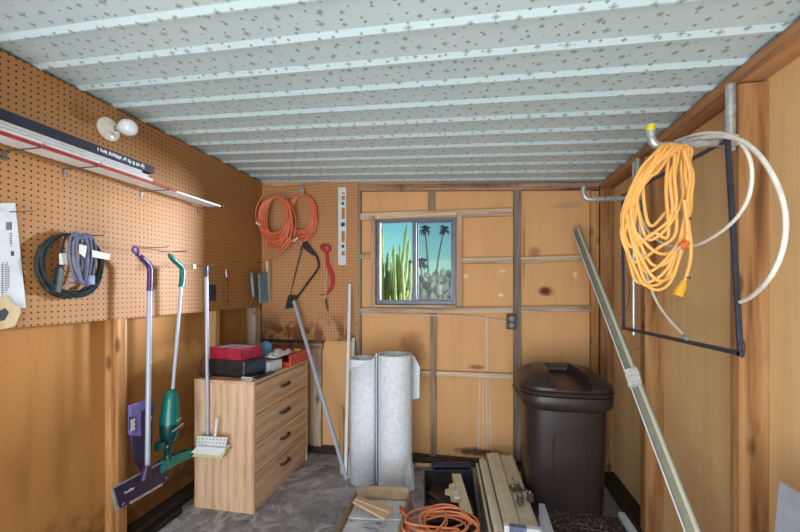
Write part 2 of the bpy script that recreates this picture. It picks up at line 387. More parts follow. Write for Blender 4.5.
def trim(mb, mat, bevel=.002):
    TRIM[0] += 1; return struct(mb, 'trim_%d' % TRIM[0], mat, bevel=bevel)
def smooth(pts, k=6, closed=False):
    P = [Vector(p) for p in pts]; N = len(P); out = []
    for i in range(N if closed else N-1):
        if closed: a, b, c, d = P[i-1], P[i], P[(i+1) % N], P[(i+2) % N]
        else: a, b, c, d = P[max(i-1, 0)], P[i], P[i+1], P[min(i+2, N-1)]
        for j in range(k):
            t = j/k; out.append(.5*((2*b)+(c-a)*t+(2*a-5*b+4*c-d)*t*t+(3*b-a-3*c+d)*t**3))
    if not closed: out.append(P[-1])
    return out
def text_mesh(txt, size, loc, ax, up, mat, parent, name='lettering', depth=.0006, shear=0):
    cu = bpy.data.curves.new(name, 'FONT'); cu.body = txt; cu.size = size; cu.extrude = depth; cu.align_x = 'CENTER'; cu.align_y = 'CENTER'; cu.shear = shear
    t = bpy.data.objects.new('tmp', cu); COL.objects.link(t); dg = bpy.context.evaluated_depsgraph_get(); dg.update()
    me = bpy.data.meshes.new_from_object(t.evaluated_get(dg)); bpy.data.objects.remove(t)
    ax = Vector(ax).normalized(); up = Vector(up).normalized(); nz = ax.cross(up); m = Matrix((ax, up, nz)).transposed().to_4x4(); m.translation = Vector(loc)-ORG[parent.name]
    me.transform(m); me.materials.clear(); me.materials.append(M[mat]); o = bpy.data.objects.new(name, me); COL.objects.link(o); o.parent = parent; ORG[o.name] = ORG[parent.name]; return o
def coil_pts(c, U, V, W, ru, rv, loops, jit, seed, k=26, start=PI/2, drift=.0):
    rnd = random.Random(seed); out = []; c = Vector(c); ph = [rnd.uniform(-1, 1) for _ in range(loops+1)]; q = [rnd.uniform(-1, 1) for _ in range(loops+1)]; w = [rnd.uniform(-1, 1) for _ in range(loops+1)]
    for i in range(loops*k+1):
        l = i//k; f = (i % k)/k; f = f*f*(3-2*f); l2 = min(l+1, loops)
        A = ph[l]*(1-f)+ph[l2]*f; B = q[l]*(1-f)+q[l2]*f; Wd = w[l]*(1-f)+w[l2]*f; t = start+2*PI*i/k
        a = ru*(1+jit*A); b = rv*(1+jit*B)
        # loops meet at the hook on top
        out.append(c+U*(a*math.cos(t)+jit*ru*.6*B*(1-math.sin(t))/2)+V*(b*math.sin(t)+(rv-b)*.9*1)+W*(Wd*drift*(1-.5*math.sin(t))))
    return out
X_, Y_, Z_ = Vector((1, 0, 0)), Vector((0, 1, 0)), Vector((0, 0, 1))
def roofz(x): return 2.283-.058*(x-XL)

# ------------------------------------------------------------------ the room
struct(MB().bb((-2.1, -1.6, -.12), (1.2, 3.05, 0)), 'floor', 'concrete')
tag(MB().bb((-60, -40, -.2), (60, 90, -.121)).build('yard_ground', 'yard', origin=(0, 0, 0)), 'pale gravel yard outside the shed window', 'ground')['kind'] = 'structure'
# roof
pr = []; h = .011
for i in range(-15, 12):
    y = 1.19+.169*i
    pr += [(y-.030, h), (y-.010, 0), (y-.002, 0), (y+.010, h), (y+.05, h+.001), (y+.09, h+.001)]
bm = MB(); rows = []
for x in (-1.97, 1.16):
    rows.append([bm.bm.verts.new((x, y-.04*(x+.25), roofz(x)+hh)) for y, hh in pr])
for k in range(len(pr)-1): bm.bm.faces.new((rows[0][k], rows[0][k+1], rows[1][k+1], rows[1][k]))
ce = struct(bm, 'ceiling', 'roof')
m = ce.modifiers.new('s', 'SOLIDIFY'); m.thickness = .004; m.offset = 1
if ce.data.polygons[0].normal.z > 0: pass
# left wall: siding sheets behind studs
def slab_x(x0, x1, y0, y1, z0, top):   # prism whose top follows the roof
    return MB().prism([(x0, y0, z0), (x1, y0, z0), (x1, y0, top(x1)), (x0, y0, top(x0))], (0, y1-y0, 0))
struct(slab_x(XL-.12, XL-.09, -1.6, 3.0, 0, lambda x: 2.275), 'wall_left', 'left_sheet')
struct(slab_x(XR+.09, XR+.12, -1.6, 3.0, 0, roofz), 'wall_right', 'right_sheet')
# back wall with the window opening
W0 = onY(376, 219, D); W1 = onY(456, 305, D)
wx0, wx1, wz0, wz1 = W0.x, W1.x, W1.z, W0.z
bw = MB(); y0, y1 = D+.04, D+.07
bw.prism([(XL-.12, y0, 0), (wx0, y0, 0), (wx0, y0, roofz(wx0)+.016), (XL-.12, y0, roofz(XL-.12)+.016)], (0, y1-y0, 0))
bw.prism([(wx1, y0, 0), (XR+.12, y0, 0), (XR+.12, y0, roofz(XR+.12)+.016), (wx1, y0, roofz(wx1)+.016)], (0, y1-y0, 0))
bw.bb((wx0, y0, 0), (wx1, y1, wz0)); bw.prism([(wx0, y0, wz1), (wx1, y0, wz1), (wx1, y0, roofz(wx1)+.016), (wx0, y0, roofz(wx0)+.016)], (0, y1-y0, 0))
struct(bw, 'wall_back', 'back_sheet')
# front wall behind the camera with the big door opening
fw = MB(); fw.bb((XL-.12, -1.6, 0), (-1.45, -1.52, 2.25)); fw.bb((.6, -1.6, 0), (XR+.12, -1.52, 2.1)); fw.bb((-1.45, -1.6, 2.0), (.6, -1.52, 2.12))
struct(fw, 'wall_front', 'left_sheet')

# framing on the back wall, front faces on the plane y = D
def ystrip(a0, b0, a1, b1, mat, dep=.04, tilt=0, y=D):
    p, q = onY(a0, b0, y), onY(a1, b1, y); return trim(MB().bb((p.x, y, p.z), (q.x, y+dep, q.z)), mat)
def ybeam(a0, b0, a1, b1, th, mat, dep=.039):   # slightly sloping horizontal, centre line given
    p, q = onY(a0, b0, D), onY(a1, b1, D); w = th/F*D
    return trim(MB().prism([(p.x, D, p.z-w/2), (q.x, D, q.z-w/2), (q.x, D, q.z+w/2), (p.x, D, p.z+w/2)], (0, dep, 0)), mat)
ybeam(357, 187.5, 599, 186, 6.5, 'beam_x')
ystrip(354.5, 190, 360.5, 452, 'grey_z', .038)
ystrip(428, 191, 434.5, 211, 'girt_z', .036)
ybeam(360.5, 216.5, 513, 211.8, 7, 'girt_x', .037)
ystrip(513.5, 190, 521, 380, 'grey_z')
ystrip(513.5, 381, 521, 462, 'grey_z')
ybeam(457, 261, 513, 260.2, 5.5, 'girt_x', .037); ybeam(521, 260.2, 591, 257.5, 5.5, 'girt_x', .037)
ybeam(360.5, 256, 371, 256, 5, 'girt_x')
ybeam(360.5, 310.5, 513, 310, 5.5, 'girt_x', .038); ybeam(521, 309.6, 591, 308.8, 5.5, 'girt_x', .038)
ystrip(430, 314, 436, 462, 'girt_z', .036)
ybeam(421, 373.4, 429.8, 373.6, 5, 'girt_x'); ybeam(436.2, 373.8, 513, 376.5, 5, 'girt_x')
ystrip(591, 191, 599, 468, 'stud_z')
p0 = onY(600, 190, D); trim(MB().bb((p0.x+.001, D-.008, 0), (XR+.088, D+.038, 2.115)), 'stud_right_z')
# window casing
cz = .03
trim(MB().bb((onY(370.5, 0, D).x, D-.012, wz0-.01), (wx0-.004, D+.039, wz1+.02)), 'casing_z')
trim(MB().bb((wx1+.004, D-.012, wz0-.01), (onY(462, 0, D).x, D+.039, wz1+.02)), 'casing_z')
trim(MB().bb((wx0-.003, D-.010, wz1+.003), (wx1+.003, D+.039, wz1+.03)), 'casing_x')
trim(MB().bb((onY(375, 0, D).x-.002, D-.02, wz0-.02), (wx1+.003, D+.039, wz0-.003)), 'girt_x')
# window
win = struct(MB().bb((wx0, D+.012, wz0), (wx0+.03, D+.06, wz1)).bb((wx1-.03, D+.012, wz0), (wx1, D+.06, wz1))
             .bb((wx0+.03, D+.012, wz0), (wx1-.03, D+.06, wz0+.035)).bb((wx0+.03, D+.012, wz1-.028), (wx1-.03, D+.06, wz1)), 'window_1', 'alu_window', bevel=.002)
xm = onY(414, 0, D).x
MB().bb((xm-.016, D+.014, wz0+.035), (xm+.016, D+.05, wz1-.028)).build('mullion', 'alu_window', win, bevel=.002)
MB().bb((wx0+.03, D+.04, wz0+.035), (xm-.016, D+.044, wz1-.028)).build('window_pane', 'glass', win)
MB().bb((xm+.016, D+.04, wz0+.035), (wx1-.03, D+.044, wz1-.028)).build('window_pane', 'glass', win)
sf = MB().bb((xm+.016, D+.046, wz0+.035), (xm+.028, D+.056, wz1-.028)).bb((wx1-.042, D+.046, wz0+.035), (wx1-.03, D+.056, wz1-.028)).bb((xm+.028, D+.046, wz0+.035), (wx1-.042, D+.056, wz0+.047)).bb((xm+.028, D+.046, wz1-.04), (wx1-.042, D+.056, wz1-.028))
sfo = sf.build('screen_frame', 'alu_window', win)
MB().bb((xm+.028, D+.050, wz0+.047), (wx1-.042, D+.051, wz1-.04)).build('insect_screen', 'screen', sfo)
# corner pieces under the back peg board
ystrip(309.5, 346, 321, 452, 'lath_weathered', .038, y=D)
trim(MB().bb((XL, D-.012, .905), (onY(323, 0, D).x, D+.038, .93)), 'sill')
trim(MB().bb((XL, D-.002, .855), (onY(322, 0, D).x, D+.037, .904)), 'beam_x')
trim(MB().bb((-1.00, D, 1.2), (-.965, D+.038, 2.2)), 'grey_z')
# left wall studs
def lstud(y, mat='stud_z', w=.04, z1=2.27):
    trim(MB().bb((XL-.09, y, .05), (XL-.0075, y+w, z1)), mat)
lstud(.85); lstud(1.598, 'stud_z', .042)
trim(MB().bb((XL-.088, 1.641, .05), (XL-.02, 1.662, 2.27)), 'stud_pale_z')
lstud(2.34, 'stud_pale_z'); lstud(2.83, 'lath_weathered', .085)
trim(MB().bb((XL-.089, 1.70, .45), (XL-.074, 2.30, .462)), 'stud_z')
# right wall studs and plates
for y, w in ((.62, .045), (1.487, .046), (2.20, .062)): trim(MB().bb((XR, y, .05), (XR+.089, y+w, 2.07)), 'stud_right_z')
trim(MB().prism([(XR, -1.5, 2.08), (XR+.09, -1.5, 2.08), (XR+.09, -1.5, roofz(XR+.09)-.002), (XR, -1.5, roofz(XR)-.002)], (0, 1.5+D-.012, 0)), 'plate_right_y')
struct(MB().bb((XR-.01, -1.5, 0), (XR+.089, D-.012, .05)), 'baseboard_right', 'sill_y', bevel=.003)
struct(MB().bb((XL-.09, -1.5, 0), (XL-.0, D, .05)), 'baseboard_left', 'sill_y', bevel=.003)
struct(MB().bb((XL, D-.03, 0), (XR-.012, D+.04, .045)), 'baseboard_back', 'sill', bevel=.004)

# peg boards
P = MB().prism([(XL-.006, -1.4, 1.206), (XL, -1.4, 1.206), (XL, -1.4, 2.2815), (XL-.006, -1.4, 2.2815)], (0, 1.4+D-.008, 0)).build('pegboard', 'peg_left', origin=(0, 0, 0))
tag(P, 'long brown pegboard sheet covering the upper left wall', 'pegboard', 'pegboard sheets on the walls')
pr_ = onY(357.5, 0, D-.006).x
P = MB().prism([(XL+.001, D-.006, .931), (pr_, D-.006, .931), (pr_, D-.006, 2.262), (pr_-.4, D-.006, 2.235), (pr_-.7, D-.006, 2.225), (XL+.001, D-.006, 2.25)], (0, .005, 0)).build('pegboard', 'peg_back', origin=(0, 0, 0))
tag(P, 'tan pegboard panel with brown water stains on the back wall left of the window', 'pegboard', 'pegboard sheets on the walls')

# ------------------------------------------------------------------ outside
def column_cactus():
    base = onY(392, 330, 5.7); base.z = -.12
    t = thing('column_cactus', 'tall green clump of ribbed column cactus seen through the left window pane', 'cactus', base)
    stems = [((382, 226), (383, 300), 4), ((388, 252), (390, 310), 3.4), ((394, 246), (396, 310), 3.6), ((397, 254), (398, 305), 3.6), ((407, 225), (397, 305), 3.2), ((409, 240), (401, 310), 3.2),
             ((390, 270), (386, 315), 3.6), ((402, 262), (404, 315), 3.2), ((379, 258), (379, 312), 3.4), ((412, 277), (404, 318), 3.4), ((393, 275), (392, 318), 3.8), ((384, 278), (384, 316), 3.2), ((399, 278), (394, 318), 3.4), ((408, 290), (400, 320), 3.2), ((386, 262), (387, 316), 2.4), ((400, 244), (399, 314), 2.4), ((410, 270), (407, 316), 2.4), ((380, 240), (382, 310), 2.6), ((391, 262), (393, 316), 2.6), ((404, 250), (396, 312), 2.8), ((405, 272), (400, 316), 2.8), ((378, 284), (380, 316), 3), ((396, 268), (398, 318), 3), ((388, 290), (390, 320), 3.4), ((411, 262), (408, 312), 2.6), ((401, 292), (402, 320), 3.2)]
    rnd = random.Random(3)
    for (a, b), (c, d), r in stems:
        Yd = 5.7+rnd.uniform(-.3, .3); p = onY(a, b, Yd); q = onY(c, d, Yd); g = Vector((base.x+(q.x-base.x)*.75, Yd, -.12)); R = r*.64*Yd/F
        pts = smooth([g, (g+q)/2+Vector((rnd.uniform(-.02, .02), 0, 0)), q, (p+q)/2+Vector((rnd.uniform(-.02, .02), 0, 0)), p], 6)
        n_ = len(pts); rr = [R*(.85+.15*math.sin(i*1.3+r)) if i < n_-2 else R*(.7 if i == n_-2 else .25) for i in range(n_)]
        mb = MB(); mb.tube(pts, rr, 14)
        ring = 14
        mb.bm.verts.ensure_lookup_table()
        for i, v in enumerate(mb.bm.verts):
            if (i % ring) % 2 and i//ring < n_: v.co = v.co+(pts[i//ring]-v.co)*.26
        mb.build('stem', 'cactus', t, smooth=True, auto=70)
column_cactus()
def prickly():
    rnd = random.Random(5); base = onY(437, 330, 6.2); base.z = -.12
    t = thing('prickly_pear', 'grey green prickly pear bush seen through the screened right window pane', 'cactus', base)
    def pad(c, r, ang, yaw, lvl):
        mb = MB(); rot = Euler((0, ang, yaw)).to_matrix().to_4x4()
        bmesh.ops.create_uvsphere(mb.bm, u_segments=14, v_segments=9, radius=1, matrix=Matrix.Translation(c) @ rot @ Matrix.Translation((0, 0, r*.95)) @ Matrix.Diagonal((r*.7, r*.2, r, 1)))
        mb.build('pad', 'prickly', t, smooth=True)
        tip = c+(rot @ Vector((0, 0, r*1.85)))
        return tip
    def grow(c, r, ang, lvl):
        tip = pad(c, r, ang, rnd.uniform(-.9, .9), lvl)
        if lvl > 0:
            for s in ((-1, 1) if rnd.random() < .55 else (rnd.choice((-1, 1)),)):
                grow(tip+Vector((s*r*.35, rnd.uniform(-.08, .08), -r*.25)), r*.96, ang*.4+s*rnd.uniform(.15, .7), lvl-1)
    for i, (a, lv, r) in enumerate([(424, 4, .080), (429, 5, .088), (433, 5, .09), (438, 5, .085), (443, 4, .08), (447, 3, .085), (452, 3, .08), (427, 3, .09), (440, 3, .09), (435, 3, .09)]):
        p = onY(a, 0, 6.2+rnd.uniform(-.4, .4)); p.z = -.12; hh = 1.02+rnd.uniform(-.08, .08)
        MB().tube([p, p+Vector((0, 0, hh+.04))], [.06, .04], 10).build('trunk', 'prickly', t, smooth=True)
        grow(p+Vector((0, 0, hh)), r, rnd.uniform(-.2, .2), lv)
prickly()
def palm(a, b, Yd, r, label, bend=0, grp=None):
    top = onY(a, b, Yd); base = Vector((top.x+bend, Yd, -.12))
    t = thing('fan_palm', label, 'palm tree', base, grp)
    MB().tube(smooth([base, (base+top)/2+Vector((bend*.3, 0, 0)), top], 8), [.085*Yd/30*(1-.35*i/16) for i in range(17)], 10).build('trunk', 'palm_trunk', t, smooth=True)
    mb = MB(); rnd = random.Random(a)
    for i in range(46):
        th = rnd.uniform(0, 2*PI); el = rnd.uniform(-1.0, 1.1); L = r*rnd.uniform(.75, 1.1)
        d = Vector((math.cos(th)*math.cos(el), math.sin(th)*math.cos(el), math.sin(el))); e = top+d*L+Vector((0, 0, -.25*L)); m_ = top+d*L*.55
        sd = d.cross(Z_).normalized()*L*.16
        vs = [mb.bm.verts.new(x) for x in (top, m_+sd, e, m_-sd)]; mb.bm.faces.new(vs)
        vs = [mb.bm.verts.new(x+Vector((0, 0, -.03))) for x in (top, m_+sd*.8, e, m_-sd*.8)]; mb.bm.faces.new(vs)
    mb.build('crown', 'palm_leaf', t)
palm(425, 229, 40, .8, 'tall thin fan palm, left of the two high ones outside', .4)
palm(444, 229, 40, .8, 'tall thin fan palm, right of the two high ones outside', -.9)
palm(409, 263, 34, .55, 'short far palm just left of the window mullion')
palm(421, 262, 32, .8, 'squat far palm left of the prickly pear', .1)
tag(MB().bb((-9, 9.5, -.12), (4, 9.65, 1.42)).build('block_wall', 'block', origin=(0, 0, 0)), 'pale block garden wall beyond the cactus outside', 'wall')
tag(MB().bb((-9.0, 22, -.12), (-3.6, 27, 2.1)).build('house', 'stucco'), 'low white house beyond the garden wall', 'house')
def blob(px_, py, Yd, r, label, seed):
    c = onY(px_, py, Yd); rnd = random.Random(seed); t = thing('tree', label, 'tree', (c.x, c.y, -.12))
    MB().tube([(c.x, c.y, -.12), c], .12, 8).build('trunk', 'palm_trunk', t)
    mb = MB()
    for i in range(9): mb.ball(c+Vector((rnd.uniform(-1, 1)*r*.7, rnd.uniform(-.5, .5)*r, rnd.uniform(-.6, .6)*r)), r*rnd.uniform(.35, .55), 8)
    mb.build('foliage', 'tree', t)
blob(415, 292, 16, .5, 'round dark green tree behind the mullion outside', 1)
blob(451, 283, 18, .6, 'small dark tree at the right edge of the window view', 2)

# ------------------------------------------------------------------ fixtures on the left wall
c = onX(107.5, 129.5, XL)
t = thing('lamp_holder', 'white porcelain lamp holder screwed to the left pegboard with a bare bulb', 'lamp', c)
MB().lathe([(.056, .001), (.056, .012), (.048, .018), (.026, .022), (.024, .048), (.020, .05)], c, X_, 36).build('base', 'porcelain', t, smooth=True)
MB().lathe([(.0165, .049), (.0165, .07), (.014, .072)], c, X_, 20).build('screw_shell', 'steel', t, smooth=True)
MB().lathe([(.0155, .068), (.020, .078), (.029, .090), (.037, .106), (.0395, .120), (.037, .138), (.029, .152), (.015, .160), (.001, .162)], c, X_, 28).build('bulb', 'opal', t, smooth=True)
for s in (-1, 1): MB().lathe([(.004, .012), (.004, .0175), (.002, .019)], c+Vector((0, .03*s, .036*s)), X_, 10).build('screw', 'steel', t)

def peg_hook(p, L, label, up=.02, mat='wire', grp='bare wire pegboard hooks', r=.0022):
    p = Vector(p); pts = [p+Vector((0, 0, 0)), p+Vector((.006, 0, .0)), p+Vector((L*.5, 0, -.002)), p+Vector((L-.01, 0, 0)), p+Vector((L, 0, up))]
    return tag(MB().tube(pts, r, 6).build('peg_hook', mat), label, 'hook', grp)
hz_ = 1.898
for y, lb in ((1.12, 'wire hook under the white boards nearest the left edge of the photo'), (1.34, 'wire hook under the white boards below the end of the lamp holder'), (1.73, 'wire hook under the middle of the long white boards'), (2.16, 'wire hook holding the far tip of the white board')):
    o = MB().tube([(XL+.001, y, hz_-.028), (XL+.004, y, hz_-.002), (XL+.02, y, hz_-.003), (XL+.186, y, hz_-.003), (XL+.196, y, hz_+.012)], .0024, 6).bb((XL+.001, y-.008, hz_-.04), (XL+.0035, y+.008, hz_)).build('peg_hook', 'wire')
    tag(o, lb, 'hook', 'wire hooks carrying the white boards')
# long boards on the hooks
tag(MB().bb((XL+.075, .35, hz_), (XL+.165, 2.165, hz_+.010)).build('shelf_board', 'white_metal', bevel=.001), 'longest white board lying on the wire hooks', 'board')
tag(MB().bb((XL+.1665, .35, hz_+.0005), (XL+.182, 1.78, hz_+.010)).build('red_edged_strip', 'strip_red'), 'thin red strip along the outer edge of the white board', 'strip')
for i, (x0, x1, z0, z1, ye, lb) in enumerate([(.12, .180, .0115, .026, 1.62, 'lowest white slat of the bundle on the wire hooks'), (.10, .174, .027, .040, 1.60, 'middle white slat of the bundle on the wire hooks'), (.095, .168, .041, .054, 1.57, 'top white slat under the navy carton')]):
    p = [(XL+x0, .35, hz_+z0), (XL+x1, .35, hz_+z0), (XL+x1+.004, .35, hz_+(z0+z1)/2), (XL+x1, .35, hz_+z1), (XL+x0, .35, hz_+z1)]
    tag(MB().prism(p, (0, ye-.35, 0)).build('blind_slat', 'white_metal', bevel=.001), lb, 'slat', 'white slats on the hooks')
zc = hz_+.055
t = thing('long_carton', 'long slim navy carton with white print on top of the white slats', 'box', (XL+.13, 1.0, zc))
MB().bb((XL+.085, .35, zc), (XL+.176, 1.635, zc+.036)).build('carton', 'carton_navy', t, bevel=.001)
mb = MB(); rnd = random.Random(11); y = 1.34
while y < 1.575:
    h_ = rnd.uniform(.009, .020); zo = rnd.uniform(-.003, .003)
    mb.bb((XL+.1761, y, zc+.018+zo-h_/2), (XL+.1768, y+.0048, zc+.018+zo+h_/2)); y += rnd.choice((.006, .0065, .007, .013))
mb.build('printing', 'ink_white', t)

# hand saw in its white sleeve at the left edge
p = lambda a, b, o=.004: onX(a, b, XL+o)
t = thing('hand_saw', 'hand saw in a white printed sleeve hanging at the left edge', 'saw', p(5, 300))
MB().prism([p(-14, 203), p(14, 203), p(25, 308), p(-10, 308)], (.006, 0, 0)).build('sleeve', 'carton_white', t)
hd = [p(-20, 309, .002), p(2, 295, .002), p(10, 304, .002), p(17, 306, .002), p(18, 312, .002), p(12, 326, .002), p(2, 329, .002), p(-20, 332, .002)]
MB().prism(hd, (.02, 0, 0)).build('handle', 'pale_wood', t, bevel=.004)
MB().prism([p(-3, 312, .0222), p(5, 308, .0222), p(9, 312, .0222), p(5, 320, .0222), p(-3, 322, .0222)], (.0006, 0, 0)).build('grip_hole', 'ink', t)
mb = MB()
for k in range(7):
    q0, q1 = p(6+k*.9, 222, .0102), p(6+k*.9+(.5 if k % 3 else .3), 230, .0102); mb.bb(q0, q1+Vector((.0005, 0, 0)))
for k, (a, b0, b1) in enumerate([(5, 264, 292), (6.6, 262, 290), (8.4, 266, 288), (1.5, 264, 294), (2.6, 262, 294), (11, 233, 246), (9.6, 233, 244)]):
    bb_ = b0
    while bb_ < b1: mb.bb(p(a, bb_, .0102), p(a+.8, bb_+1.4, .0102)+Vector((.0005, 0, 0))); bb_ += 2.3
mb.bb(p(11, 251, .0102), p(14, 256, .0102)+Vector((.0005, 0, 0)))
mb.build('printing', 'ink', t)
hk = p(8, 212, 0); tag(MB().tube([hk, hk+Vector((.05, .002, 0)), hk+Vector((.055, .02, .004)), hk+Vector((.055, .05, .012))], .0022, 6).build('peg_hook', 'wire'), 'wire hook above the white saw sleeve', 'hook', 'bare wire pegboard hooks')

# extension cords on the left board
cc = onX(71, 266, XL+.03); sc_ = (cc-Vector((0, 0, H))).length/F
def lw(a, b, o=.03): return onX(a, b, XL+o)
t = thing('extension_cord', 'dark green cord coil with tap block hanging on the left pegboard', 'cord', lw(70, 262), 'coiled extension cords on the left pegboard')
ru = (lw(104, 266)-lw(36, 266)).length/2; rv = (lw(70, 234)-lw(70, 300)).length/2; c0 = (lw(104, 266)+lw(36, 266))/2
MB().tube(coil_pts(c0, Y_, Z_, X_, ru*.9, rv*.97, 7, .13, 21, 30, drift=.02), .0042, 6).build('cable', 'cord_dark', t, smooth=True)
a = lw(60, 267, .05); b = lw(56.5, 293, .05)
MB().beam(a, b, .026, .02, (1, 0, 0)).build('tap_block', 'cord_dark', t, bevel=.004)
MB().tube(smooth([lw(67, 233, .04), lw(63, 245, .045), lw(61, 256, .05), lw(60, 267, .05)], 5), .0045, 7).build('lead', 'cord_dark', t, smooth=True)
MB().prism([lw(59, 253.5, .062), lw(67, 253, .062), lw(67.5, 264, .062), lw(59.5, 264.5, .062)], (.0008, 0, 0)).build('tag', 'tag', t)
t = thing('extension_cord', 'slate blue flat cord bundle hanging in front of the dark green coil', 'cord', lw(82, 262, .05), 'coiled extension cords on the left pegboard')
mb = MB(); rnd = random.Random(4)
for k in range(9):
    x0 = 69.5+rnd.uniform(-1, 9); x1 = x0+9+rnd.uniform(0, 9); o = .05+.005*k; b1 = 278+rnd.uniform(0, 9)
    mb.tube(smooth([lw((x0+x1)/2, 232+k*.8, o), lw(x1, 240, o), lw(x1+1, 262, o), lw((x0+x1)/2+2, b1, o), lw(x0, 262, o), lw(x0, 240, o)], 6, True), .0045, 6, True)
mb.build('cable', 'cord_slate', t, smooth=True)
MB().bb(lw(86, 275, .085), lw(95.5, 285, .105)).build('plug', 'cord_slate', t, bevel=.003)
MB().bb(lw(76, 284, .06), lw(69, 282, .07)).build('wall_plug', 'cord_slate', t, bevel=.003)
MB().prism([lw(92, 250, .095), lw(110, 254, .095), lw(109, 260, .095), lw(92, 257, .095)], (.0008, 0, 0)).build('tag', 'tag', t)
MB().prism([lw(79, 244, .1), lw(87, 246, .1), lw(85, 258, .1), lw(79, 253, .1)], (.0008, 0, 0)).build('tag', 'tag', t)
hk = lw(84, 236, 0); tag(MB().tube([hk, hk+Vector((.11, 0, 0)), hk+Vector((.118, 0, .02))], .0024, 6).build('peg_hook', 'wire'), 'wire hook carrying the coiled cords', 'hook', 'bare wire pegboard hooks')

# purple spray mop
XM = -1.67
q = lambda a, b, o=0: onX(a, b, XM+o)
top = q(135.5, 250)
t = thing('spray_mop', 'purple spray mop with grey pole and flat dark head hanging on the left wall', 'mop', q(148, 490))
rg = [top+Vector((0, .016*math.cos(k*PI/8), .016*math.sin(k*PI/8))) for k in range(16)]
MB().tube(rg, .006, 8, True).build('hanging_ring', 'purple_light', t, smooth=True)
MB().tube(smooth([q(137.5, 254), q(143, 259), q(149, 266), q(150, 274), q(149.6, 291)], 6), [.009]*4+[.0135]*8+[.0145]*13, 12).build('handle', 'purple', t, smooth=True)
pt, pb = q(149.6, 290), q(147.5, 470)
MB().tube([pt, pb], .0125, 14).build('pole', 'pole', t, smooth=True)
for b_ in (362, 418): 
    z_ = q(149, b_); MB().tube([z_+Vector((0, 0, -.006)), z_+Vector((0, 0, .006))], .0135, 14).build('joint_ring', 'steel', t, smooth=True)
# flat head, sole tilted towards the room
hc = [q(112, 488), q(167, 459.5), q(170, 478.5), q(118, 510)]
MB().prism(hc, (-.012, 0, 0)).build('head', 'purple_dark', t, bevel=.004)
MB().prism([q(111.3, 488, .001), q(113.2, 487, .001), q(119.6, 509, .001), q(117, 511, .001)], (-.008, 0, 0)).build('head_rim', 'steel', t)
MB().prism([q(130, 501.5, .001), q(163, 483, .001), q(163, 485, .001), q(131, 504, .001)], (-.008, 0, 0)).build('head_rim', 'steel', t)
MB().prism([q(112, 488, .002), q(167, 459.5, .002), q(166.8, 460.4, .002), q(112.3, 489.2, .002)], (-.008, 0, 0)).build('head_rim', 'steel', t)
MB().tube([q(147.5, 466, .01), q(144.5, 480, .012)], [.02, .028], 12).build('swivel', 'purple_dark', t, smooth=True)
for a_, b_ in ((123.5, 504), (166.5, 478)): MB().ball(q(a_, b_, .002), (.003, .008, .007), 10).build('pad_button', 'lilac_clear', t, smooth=True)
A = (q(134, 489, .001)-q(125, 494, .001)); text_mesh('Swiffer', .020, q(129.5, 490.5, .003), (0, A.y, A.z), (0, -A.z, A.y), 'ink_white', t)
# bottle housing behind the pole
g = lambda a, b, o=0: onX(a, b, -1.715+o)
MB().prism([g(138.5, 407), g(151, 406), g(150, 440), g(147.5, 474), g(143, 476), g(132, 461), g(129, 445), g(129, 432), g(138, 430)], (.018, 0, 0)).build('tank_housing', 'purple_dark', t, bevel=.006)
MB().prism([g(127.5, 405), g(144, 399), g(146, 408), g(138, 411), g(138, 436), g(127.5, 435)], (.022, 0, 0)).build('bottle', 'lilac_clear', t, bevel=.004)
MB().prism([g(129, 417, .0225), g(136.5, 417, .0225), g(136.5, 431, .0225), g(129, 430, .0225)], (.001, 0, 0)).build('bottle_label', 'purple', t)
mb = MB()
for k in range(5):
    b_ = 420+k*2.1; mb.bb(g(130.5, b_, .0236), g(135.2-(k % 2), b_+1.2, .0242))
mb.build('printing', 'ink_white', t)
MB().prism([g(149, 405), g(152.5, 402), g(152, 412), g(150, 414)], (.018, 0, 0)).build('trigger_tab', 'purple_light', t)
tag(MB().tube(smooth([q(133, 247), q(137, 247.6), q(150, 249), q(163, 251.5), q(172, 251.8), q(186, 250.5)], 4), .002, 6).build('peg_wire', 'wire'), 'long bent wire hook from the purple mop ring to the green handle', 'hook', 'bare wire pegboard hooks')
hk = onX(150, 247.5, XL); tag(MB().tube([hk, hk+Vector((.115, 0, 0)), hk+Vector((.12, 0, .01))], .0022, 6).build('peg_hook', 'wire'), 'wire hook holding up the purple mop', 'hook', 'bare wire pegboard hooks')

# green stick vacuum
q = lambda a, b, o=0: onX(a, b, -1.68+o)
t = thing('stick_vacuum', 'teal green stick vacuum with slim pale tube hanging beside the purple mop', 'vacuum', q(172, 460))
MB().tube(smooth([q(168.5, 254), q(173, 259), q(180.5, 266), q(182.5, 270), q(182, 282), q(180.8, 287)], 6), [.006, .008, .010, .012, .0135, .014]+[.0155]*12+[.0165]*13, 12).build('handle', 'teal', t, smooth=True)
MB().tube([q(181.2, 284), q(172.5, 393)], .0095, 12).build('tube', 'pole', t, smooth=True)
c1, c2 = q(171.5, 389), q(167.5, 462)
MB().lathe([(.004, 0), (.022, .004), (.034, .02), (.041, .06), (.047, .12), (.05, .165), (.050, .19)], c1, c2-c1, 30).build('motor_cover', 'teal', t, smooth=True)
MB().lathe([(.0505, .190), (.0505, .195), (.049, .22), (.044, .262), (.037, .288), (.026, .300), (.02, .302)], c1, c2-c1, 30).build('dust_cup', 'teal_dark', t, smooth=True)
d_ = (c2-c1).normalized(); e = c1+d_*.295
MB().tube(smooth([e, e+d_*.03+Vector((0, -.003, 0)), e+d_*.075, e+d_*.10], 4), [.024]*5+[.018]*4+[.022]*4, 12).build('neck', 'teal_dark', t, smooth=True)
MB().prism([q(153, 466, -.03), q(158, 459, -.03), q(170, 454, -.03), q(184, 449, -.03), q(191, 450, -.03), q(190, 455, -.03), q(172, 463, -.03), q(154, 473, -.03)], (.05, 0, 0)).build('floor_nozzle', 'teal', t, bevel=.006)
